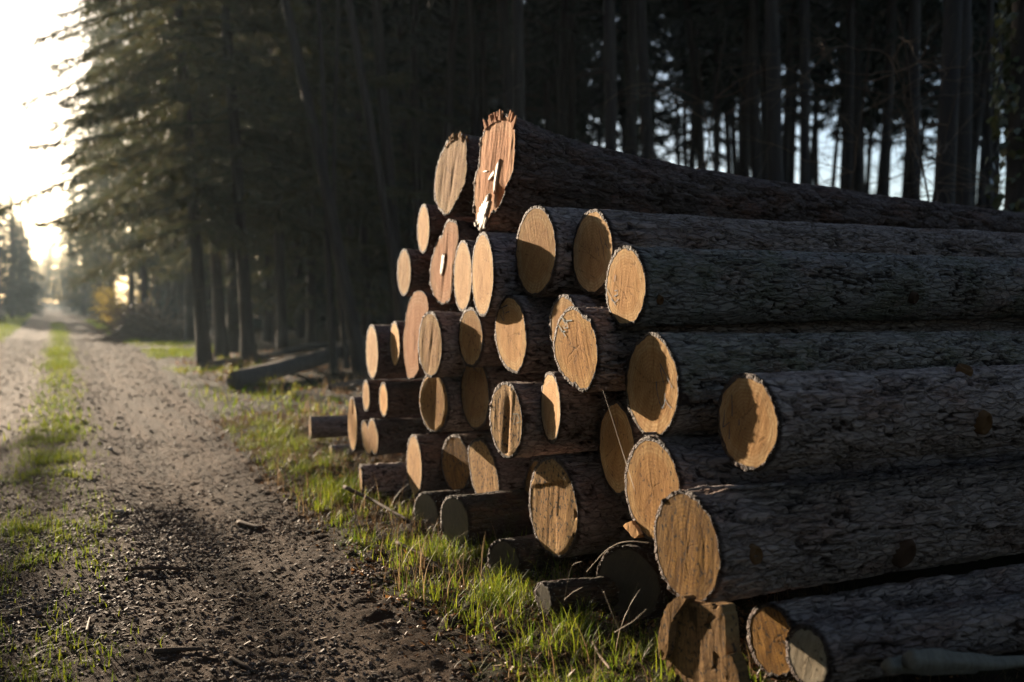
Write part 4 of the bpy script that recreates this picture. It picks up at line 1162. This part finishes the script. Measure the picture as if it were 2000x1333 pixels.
def heap(px, Y, W_, H_, label, seed, nst=420):
    rng = np.random.default_rng(seed)
    x = at_dist(px, Y)
    mb = MB()
    for k in range(nst):
        a, q = rng.uniform(0, 6.28), rng.random() ** .5
        px_, py_ = math.cos(a) * W_ * q, math.sin(a) * W_ * .6 * q
        z = H_ * (1 - q ** 1.6) * rng.uniform(.3, 1.05)
        P = wander((px_, py_, z), (rng.normal(), rng.normal(), rng.normal(0, .45)), rng.uniform(.6, 2.0), 4, .2, rng)
        P[:, 2] = np.maximum(P[:, 2], .02)
        tube(mb, P, np.linspace(rng.uniform(.012, .035), .008, len(P)), 4, False)
    # soil and root mass under the sticks
    n1, n2 = 28, 12
    aa, qq = np.meshgrid(np.arange(n1) / n1 * 2 * math.pi, np.linspace(0, 1, n2))
    hx, hy = np.cos(aa) * W_ * qq, np.sin(aa) * W_ * .6 * qq
    hz = H_ * .8 * (1 - qq ** 1.8) * (1 + .35 * vnoise(hx * 2, hy * 2, 0 * hx, seed)) - .05
    i = np.arange(n2 - 1)[:, None] * n1
    j = np.arange(n1)[None]
    mb.add(np.stack([hx, hy, hz], -1).reshape(-1, 3), np.stack([i + j, i + (j + 1) % n1, i + n1 + (j + 1) % n1, i + n1 + j], -1).reshape(-1, 4))
    o = mb.build('brushwood_heap', BRUSH, None)
    o.location = (x, Y, 0)
    tag(o, label, 'brushwood')
heap(272, 42, 1.25, 1.35, 'brown heap of brushwood and roots beside the far track', 41)
heap(322, 40, 1.0, .8, 'low dark brushwood heap in the shade right of the tall one', 42, 260)

# ------------------------------------------------------------------ grass, litter, chips
def grass(name, x, y, h, wid, seed, mat, label=None, kind='stuff', lean=.95, segs=3):
    rng = np.random.default_rng(seed)
    n = len(x)
    z = gz(x, y) - .006
    a = rng.uniform(0, 6.28, n)
    ln = np.abs(rng.normal(0, lean, n)) + .15
    d = np.stack([np.cos(a), np.sin(a)], -1)
    s = np.stack([-np.sin(a), np.cos(a)], -1)
    V = []
    for k in range(segs + 1):
        t = k / segs
        off = ln * t ** 2 * h
        wv = wid * (1 - t) ** .7 * (1 if k < segs else 0)
        cx = x + d[:, 0] * off
        cyy = y + d[:, 1] * off
        cz = z + h * t * np.sqrt(np.maximum(0.04, 1 - np.minimum(.97, (ln * t * .62) ** 2)))
        if k < segs:
            V += [np.stack([cx - s[:, 0] * wv, cyy - s[:, 1] * wv, cz], -1), np.stack([cx + s[:, 0] * wv, cyy + s[:, 1] * wv, cz], -1)]
        else: V.append(np.stack([cx, cyy, cz], -1))
    m = 2 * segs + 1
    VV = np.stack(V, 1).reshape(-1, 3)
    b = np.arange(n)[:, None] * m
    Q = np.concatenate([b + np.array([[2 * k, 2 * k + 1, 2 * k + 3, 2 * k + 2]]) for k in range(segs - 1)])
    T = b + np.array([[2 * segs - 2, 2 * segs - 1, 2 * segs]])
    mb = MB()
    mb.add(VV, Q, T)
    o = mb.build(name, mat)
    tag(o, label, 'grass', kind=kind)
    return o
def scatter(n, x0, x1, y0, y1, seed, fn):
    rng = np.random.default_rng(seed)
    x, y = rng.uniform(x0, x1, n), y0 + (y1 - y0) * rng.random(n)
    keep = fn(x, y) > rng.random(n)
    return x[keep], y[keep]
def patch(x, y, f, seed, lo=0., hi=.3): return sstep(lo, hi, fbm(x * f, y * f, 0 * x, seed, 3))
def verge(x, y):
    er = e_right(y)
    inner = sstep(-.05, .30, x - er) * (1 - sstep(2.25, 2.75, x) * (y < 9)) * (1 - .93 * np.where(y > 6, sstep(.55, 1.0, x - er), sstep(.75, 1.7, x - er)))
    inner = inner * np.interp(y, [4.5, 6, 8, 12], [1, .85, .75, .5])
    return inner * (.10 + .90 * patch(x, y, 3.4, 71, -.14, .25)) * (.12 + .88 * patch(x, y, 11, 73, -.15, .25))
x, y = scatter(150000, 1.3, 3.4, 2.6, 12, 81, verge)
rg = np.random.default_rng(3)
hh = (.03 + .13 * rg.random(len(x)) ** 2.2) * (.7 + .6 * patch(x, y, 1.3, 91, -.2, .3))
grass('grass', x, y, hh, .0015 + .0013 * rg.random(len(x)), 82, GRASS, 'short green grass on the verge between the track and the stack')
def mid_strip(x, y):
    return np.exp(-((x - c_mid(y) + .05) / .26) ** 2) * (.1 + .9 * patch(x, y, 1.7, 72, -.2, .3)) * (.25 + .75 * patch(x, y, 8, 76, -.3, .3)) * np.where(y < 7, .45, .85)
x, y = scatter(80000, -.75, .6, 3.2, 14, 83, mid_strip)
grass('grass', x, y, .03 + .06 * rg.random(len(x)), .0024 + .001 * rg.random(len(x)), 84, GRASS, 'green grass growing in the middle of the track')
def far_strip(x, y):
    return np.exp(-((x - c_mid(y)) / .28) ** 2) * (.3 + .7 * patch(x, y, .3, 74, -.15, .12))
x, y = scatter(60000, -.8, 1.6, 12, 75, 85, far_strip)
grass('grass', x, y, .06 + .08 * rg.random(len(x)), .006 + .006 * rg.random(len(x)), 86, GRASS, 'green grass strip farther along the middle of the track')
def far_verge(x, y):
    er = e_right(y)
    return sstep(0, .3, x - er) * (1 - sstep(1.2, 2.8, x - er)) * patch(x, y, .35, 75, -.2, .15) * np.interp(y, [20, 30], [.22, 1])
x, y = scatter(70000, 1.8, 6.5, 11, 85, 87, far_verge)
grass('grass', x, y, .07 + .12 * rg.random(len(x)), .006 + .007 * rg.random(len(x)), 88, GRASS, 'lit grass verge farther along the right side of the track')
def left_verge(x, y):
    el = e_left(y)
    return sstep(0, .3, el - x) * (1 - sstep(1.5, 3.5, el - x))
x, y = scatter(16000, -6, -1.2, 30, 140, 89, left_verge)
grass('grass', x, y, .10 + .15 * rg.random(len(x)), .010 + .01 * rg.random(len(x)), 90, GRASS, 'grass verge along the far left side of the track')
x, y = scatter(30000, 1.3, 3.6, 2.6, 13, 95, lambda x, y: sstep(-.15, .3, x - e_right(y)) * (.3 + .7 * patch(x, y, 1.9, 96, -.2, .3)))
grass('dry_grass', x, y, .04 + .09 * rg.random(len(x)), .0018 + .0012 * rg.random(len(x)), 97, MATTED, 'matted dead brown grass lying flat on the verge', lean=1.6, segs=4)
x, y = scatter(6000, 1.7, 2.2, 3.6, 8.2, 98, lambda x, y: patch(x, y, 3.6, 99, .05, .3))
grass('grass', x, y, .05 + .13 * rg.random(len(x)) ** 1.5, .0024 + .0012 * rg.random(len(x)), 100, GRASS, 'taller grass tufts growing against the lowest logs', lean=.7)
# dry stalks in front of the bottom logs
x, y = scatter(1500, 1.6, 2.35, 3.0, 8.5, 101, lambda x, y: patch(x, y, 1.7, 102, -.1, .3) * .5)
grass('dry_grass', x, y, .08 + .22 * rg.random(len(x)) ** 2, .0016 + .0012 * rg.random(len(x)), 103, GRASS_DRY, 'dry straw coloured stalks standing in front of the bottom logs', lean=.7, segs=5)
x, y = scatter(2600, 1.9, 5.5, 9, 26, 104, lambda x, y: sstep(.6, 1.2, x - e_right(y)) * patch(x, y, .9, 105, -.1, .3))
grass('dry_grass', x, y, .08 + .22 * rg.random(len(x)), .003 + .003 * rg.random(len(x)), 106, GRASS_DRY, 'dry brown weeds on the forest floor beyond the stack', lean=.7, segs=4)
# long single stalks
def stalk(pts, rad, label):
    P = np.array(pts)
    q = np.linspace(0, len(P) - 1, 24)
    # smooth through the points
    Pi = np.stack([np.interp(q, np.arange(len(P)), P[:, c]) for c in range(3)], -1)
    for _ in range(4): Pi[1:-1] = .25 * Pi[:-2] + .5 * Pi[1:-1] + .25 * Pi[2:]
    mb = MB()
    b = Pi[0].copy()
    tube(mb, Pi - b, np.linspace(rad * .6, rad * .3, 24), 4, True)
    o = mb.build('dry_stalk', flat('stalk_straw', (.26, .19, .11), .6, .3), None, True)
    o.location = b
    tag(o, label, 'grass stalk', 'long dry stalks against the stack')
z6 = lambda x, y, X: on_x(880 + x / 3.308, 930 + y / 3.308, X)
stalk([z6(880, 620, 2.05), z6(1000, 480, 2.06), z6(1090, 430, 2.07), z6(1180, 420, 2.08), z6(1300, 435, 2.1)], .0030, 'long arched dry stalk whose sunlit tip touches the nearest big log')
stalk([z6(1090, 1000, 1.95), z6(1040, 880, 1.95), z6(988, 745, 1.96)], .0028, 'straight dry stalk leaning left before the big dark log end')
stalk([z6(1090, 1000, 1.95), z6(1160, 830, 1.95), z6(1212, 692, 1.96)], .0024, 'straight dry stalk leaning right before the big dark log end')
stalk([z6(1060, 1010, 1.93), z6(1180, 940, 1.94), z6(1268, 858, 1.95)], .0024, 'low slanting dry stalk near the broken upright block')
stalk([z6(735, 810, 1.92), z6(752, 700, 1.92), z6(785, 570, 1.93), z6(850, 552, 1.93)], .0022, 'bent dry stalk standing on the dark log stub')
stalk([z6(735, 800, 1.9), z6(790, 750, 1.9), z6(855, 718, 1.91)], .0030, 'short green grey stalk bowing right beside the dark log stub')
stalk([on_x(1242, 965, 2.1), on_x(1215, 880, 2.2), on_x(1190, 800, 2.25), on_x(1175, 755, 2.28)], .0018, 'thin long stalk crossing the recessed shaded face')
# sticks
def stick(pts, rad, label, name='stick', mat=None):
    P = np.array(pts, float)
    q = np.linspace(0, len(P) - 1, 16)
    Pi = np.stack([np.interp(q, np.arange(len(P)), P[:, c]) for c in range(3)], -1)
    mb = MB()
    b = Pi[0].copy()
    tube(mb, Pi - b, np.linspace(rad, rad * .6, 16), 9, True, .25, int(abs(P.sum()) * 100))
    o = mb.build(name, mat or TWIG, None, True)
    o.location = b
    tag(o, label, 'stick', 'sticks lying on the verge')
def gp(px, py, dz=0.0): 
    p = on_ground(px, py, 0.02)
    return (p[0], p[1], float(gz(p[0], p[1])) + dz)
stick([gp(672, 985, .14), gp(730, 1000, .07), gp(800, 1035, .03)], .014, 'dark straight stick sloping over the grass before the two low wet logs')
stick([gp(775, 1075, .03), gp(830, 1098, .03), gp(880, 1120, .02)], .014, 'dark stick lying in the grass at the left of the bottom verge')
stick([gp(465, 1010, .02), gp(505, 1022, .02), gp(515, 1018, .015)], .017, 'broken dark stick on the right wheel track')
stick([gp(255, 1102, .015), gp(310, 1097, .015), gp(370, 1094, .012)], .013, 'dark bark stick across the left of the track')
stick([gp(300, 1260, .012), gp(345, 1252, .012), gp(395, 1250, .01)], .012, 'thin dark stick near the bottom left of the track')
stick([gp(170, 1228, .012), gp(173, 1212, .014), gp(176, 1200, .012)], .008, 'short pale stick near the bottom left corner', mat=TWIG_PALE)
stick([gp(450, 1262, .012), gp(480, 1278, .012), gp(498, 1285, .012)], .011, 'short dark stick at the bottom middle of the track')
stick([gp(1158, 1272, .03), gp(1172, 1300, .03), gp(1192, 1340, .03)], .007, 'pale curved twig in the grass at the bottom edge', mat=TWIG_PALE)
# stones that stand out on the track
def stone(px, py, s, label):
    p = gp(px, py, s * .3)
    rng = np.random.default_rng(px)
    n1, n2 = 10, 7
    a, t = np.meshgrid(np.arange(n1) / n1 * 2 * math.pi, np.linspace(0, math.pi, n2))
    V = np.stack([np.cos(a) * np.sin(t), np.sin(a) * np.sin(t) * .8, np.cos(t) * .55], -1)
    V *= s * (1 + .35 * vnoise(V[..., 0] * 1.3, V[..., 1] * 1.3, V[..., 2] * 1.3, px))[..., None]
    i = np.arange(n2 - 1)[:, None] * n1
    j = np.arange(n1)[None]
    mb = MB()
    mb.add(V.reshape(-1, 3), np.stack([i + j, i + n1 + j, i + n1 + (j + 1) % n1, i + (j + 1) % n1], -1).reshape(-1, 4))
    o = mb.build('stone', flat('pale_stone', (.40, .36, .31), .7, .3), None)
    o.location = p
    tag(o, label, 'stone', 'pale stones on the track')
stone(153, 797, .045, 'pale stone on the left half of the track farther away')
stone(128, 918, .035, 'pale stone beside the middle grass in the foreground')
stone(216, 872, .03, 'small pale stone in the wheel track beyond the middle')
stone(233, 992, .03, 'pale stone with a dark side in the left of the wheel track')
# chips of bark and wood, gravel, dead leaves
def chips(name, x, y, lmin, lmax, asp, thick, seed, mat, label, cat, tilt=.25):
    rng = np.random.default_rng(seed)
    n = len(x)
    z = gz(x, y)
    L = (lmin + (lmax - lmin) * rng.random(n) ** 5)[:, None]
    W_ = L * (asp[0] + (asp[1] - asp[0]) * rng.random(n))[:, None]
    a = rng.uniform(0, 6.28, n)
    u = np.stack([np.cos(a), np.sin(a), rng.normal(0, tilt, n)], -1)
    v = np.stack([-np.sin(a), np.cos(a), rng.normal(0, tilt, n)], -1)
    nn_ = np.cross(u, v)
    h = np.minimum(thick, L[:, 0] * .3)[:, None]
    c = np.stack([x, y, z], -1) + np.array([0, 0, 1]) * h * .7
    J = lambda: rng.uniform(.55, 1.15, n)[:, None]
    top = [c - u * L * J() * .5 - v * W_ * J() * .5, c + u * L * J() * .5 - v * W_ * J() * .5, c + u * L * J() * .5 + v * W_ * J() * .5, c - u * L * J() * .5 + v * W_ * J() * .5]
    bot = [p - nn_ * h for p in top]
    top = [p + nn_ * h * .3 for p in top]
    VV = np.stack(top + bot, 1).reshape(-1, 3)
    b = np.arange(n)[:, None] * 8
    Q = np.concatenate([b + np.array([f]) for f in ((0, 1, 2, 3), (0, 4, 5, 1), (1, 5, 6, 2), (2, 6, 7, 3), (3, 7, 4, 0))])
    mb = MB()
    mb.add(VV, Q)
    tag(mb.build(name, mat), label, cat, kind='stuff')
CHIP = flat('wood_chips', (.135, .082, .047), .7, .2, .7)
CHIP_P = flat('pale_wood_chips', (.36, .26, .17), .6, .25, .5)
STONE = flat('gravel_stones', (.145, .11, .085), .7, .2, .6)
on_track = lambda x, y: sstep(0, .25, e_right(y) + .25 - x)
x, y = scatter(80000, -.9, 2.4, 2.6, 9.5, 111, lambda x, y: on_track(x, y) * (.12 + .88 * patch(x, y, 1.6, 112, -.1, .3)) * (9.9 - y) / 7.5)
q_ = np.random.default_rng(9)
chips('wood_chips', x, y, .003, .045, (.10, .4), .0032, 113, CHIP, 'brown bark and wood chips strewn over the track', 'wood chips')
x, y = scatter(8000, -.6, 2.4, 2.6, 9.0, 114, lambda x, y: (.3 + .7 * patch(x, y, 1.1, 115, -.1, .3)) * (9.4 - y) / 7)
chips('wood_chips', x, y, .006, .06, (.08, .3), .003, 116, CHIP_P, 'pale wood splinters strewn over the track and verge', 'wood chips')
x, y = scatter(300000, -.9, 2.3, 2.6, 12, 117, lambda x, y: on_track(x, y) * (.22 + .78 * patch(x, y, 1.3, 118, -.15, .3)) * (.55 + .45 * np.exp(-((x - c_mid(y) - .75) / .5) ** 2)) * np.clip((13 - y) / 8, .2, 1))
chips('gravel', x, y, .003, .021, (.6, 1.0), .006, 119, STONE, 'grey gravel showing in the right wheel track', 'gravel')
x, y = scatter(16000, -1.8, 3.4, 11, 45, 120, lambda x, y: on_track(x, y) * .8)
chips('gravel', x, y, .015, .055, (.6, 1.0), .03, 121, STONE, 'gravel on the far part of the track', 'gravel')
x, y = scatter(26000, 1.8, 9, 6.5, 30, 122, lambda x, y: sstep(.3, .9, x - e_right(y)) * (.25 + .75 * patch(x, y, .6, 123, -.1, .25)))
chips('fallen_leaves', x, y, .03, .085, (.5, .9), .002, 124, DEADLEAF, 'brown fallen leaves on the forest floor beyond the stack', 'fallen leaves', .5)
x, y = scatter(26000, 1.3, 3.4, 2.7, 14, 125, lambda x, y: .7 * sstep(-.2, .2, x - e_right(y)) * patch(x, y, 1.9, 126, -.2, .2))
chips('fallen_leaves', x, y, .015, .05, (.3, .8), .003, 127, DEADLEAF, 'brown leaves and bark scraps lying in the verge grass', 'fallen leaves', .5)
# low weeds with yellow green leaves along the far verge
for k, (px, py) in enumerate(((392, 742), (430, 752), (468, 762), (512, 768), (545, 772), (575, 785), (360, 738))):
    p = on_ground(px, py)
    rng = np.random.default_rng(600 + k)
    st, lf = MB(), MB()
    for q in range(5):
        a = rng.uniform(0, 6.28)
        P = wander((0, 0, -.02), (math.cos(a) * .5, math.sin(a) * .5, 1), rng.uniform(.18, .38), 6, .15, rng)
        tube(st, P, np.linspace(.004, .0015, len(P)), 4, False)
        m = 9
        i = rng.uniform(1.5, len(P) - 1, m)
        b = np.stack([np.interp(i, np.arange(len(P)), P[:, c]) for c in range(3)], -1)
        d = rng.normal(0, 1, (m, 3)) + np.array([0, 0, .4])
        d /= np.linalg.norm(d, axis=1)[:, None]
        wv = np.cross(d, rng.normal(0, 1, (m, 3)))
        blades(lf, b, d * .045, wv / (np.linalg.norm(wv, axis=1)[:, None] + 1e-9) * .012)
    root = empty('weed', (p[0], p[1], float(gz(p[0], p[1]))))
    tag(root, 'low weed with lit yellow green leaves on the verge left of the stack', 'weed', 'low weeds along the verge')
    st.build('stems', TWIG, root)
    lf.build('leaves', WEED, root)

# ------------------------------------------------------------------ air
mb = MB()
b0, b1 = np.array([-505, -305, -4.0]), np.array([505, 1010, 34.0])
mb.add([[(b0, b1)[i][0], (b0, b1)[j][1], (b0, b1)[k][2]] for i in (0, 1) for j in (0, 1) for k in (0, 1)], [(0, 1, 3, 2), (4, 6, 7, 5), (0, 4, 5, 1), (2, 3, 7, 6), (0, 2, 6, 4), (1, 5, 7, 3)])
hm = bpy.data.materials.new('haze')
hm.use_nodes = True
ht = hm.node_tree
for n_ in list(ht.nodes): 
    if n_.type != 'OUTPUT_MATERIAL': ht.nodes.remove(n_)
pv = ht.nodes.new('ShaderNodeVolumePrincipled')
pv.inputs['Color'].default_value = (.62, .80, .92, 1)
pv.inputs['Density'].default_value = .00038
pv.inputs['Anisotropy'].default_value = .45
ht.links.new(pv.outputs[0], ht.nodes['Material Output'].inputs['Volume'])
tag(mb.build('haze', hm), 'thin evening haze hanging along the forest track', 'haze', kind='stuff')
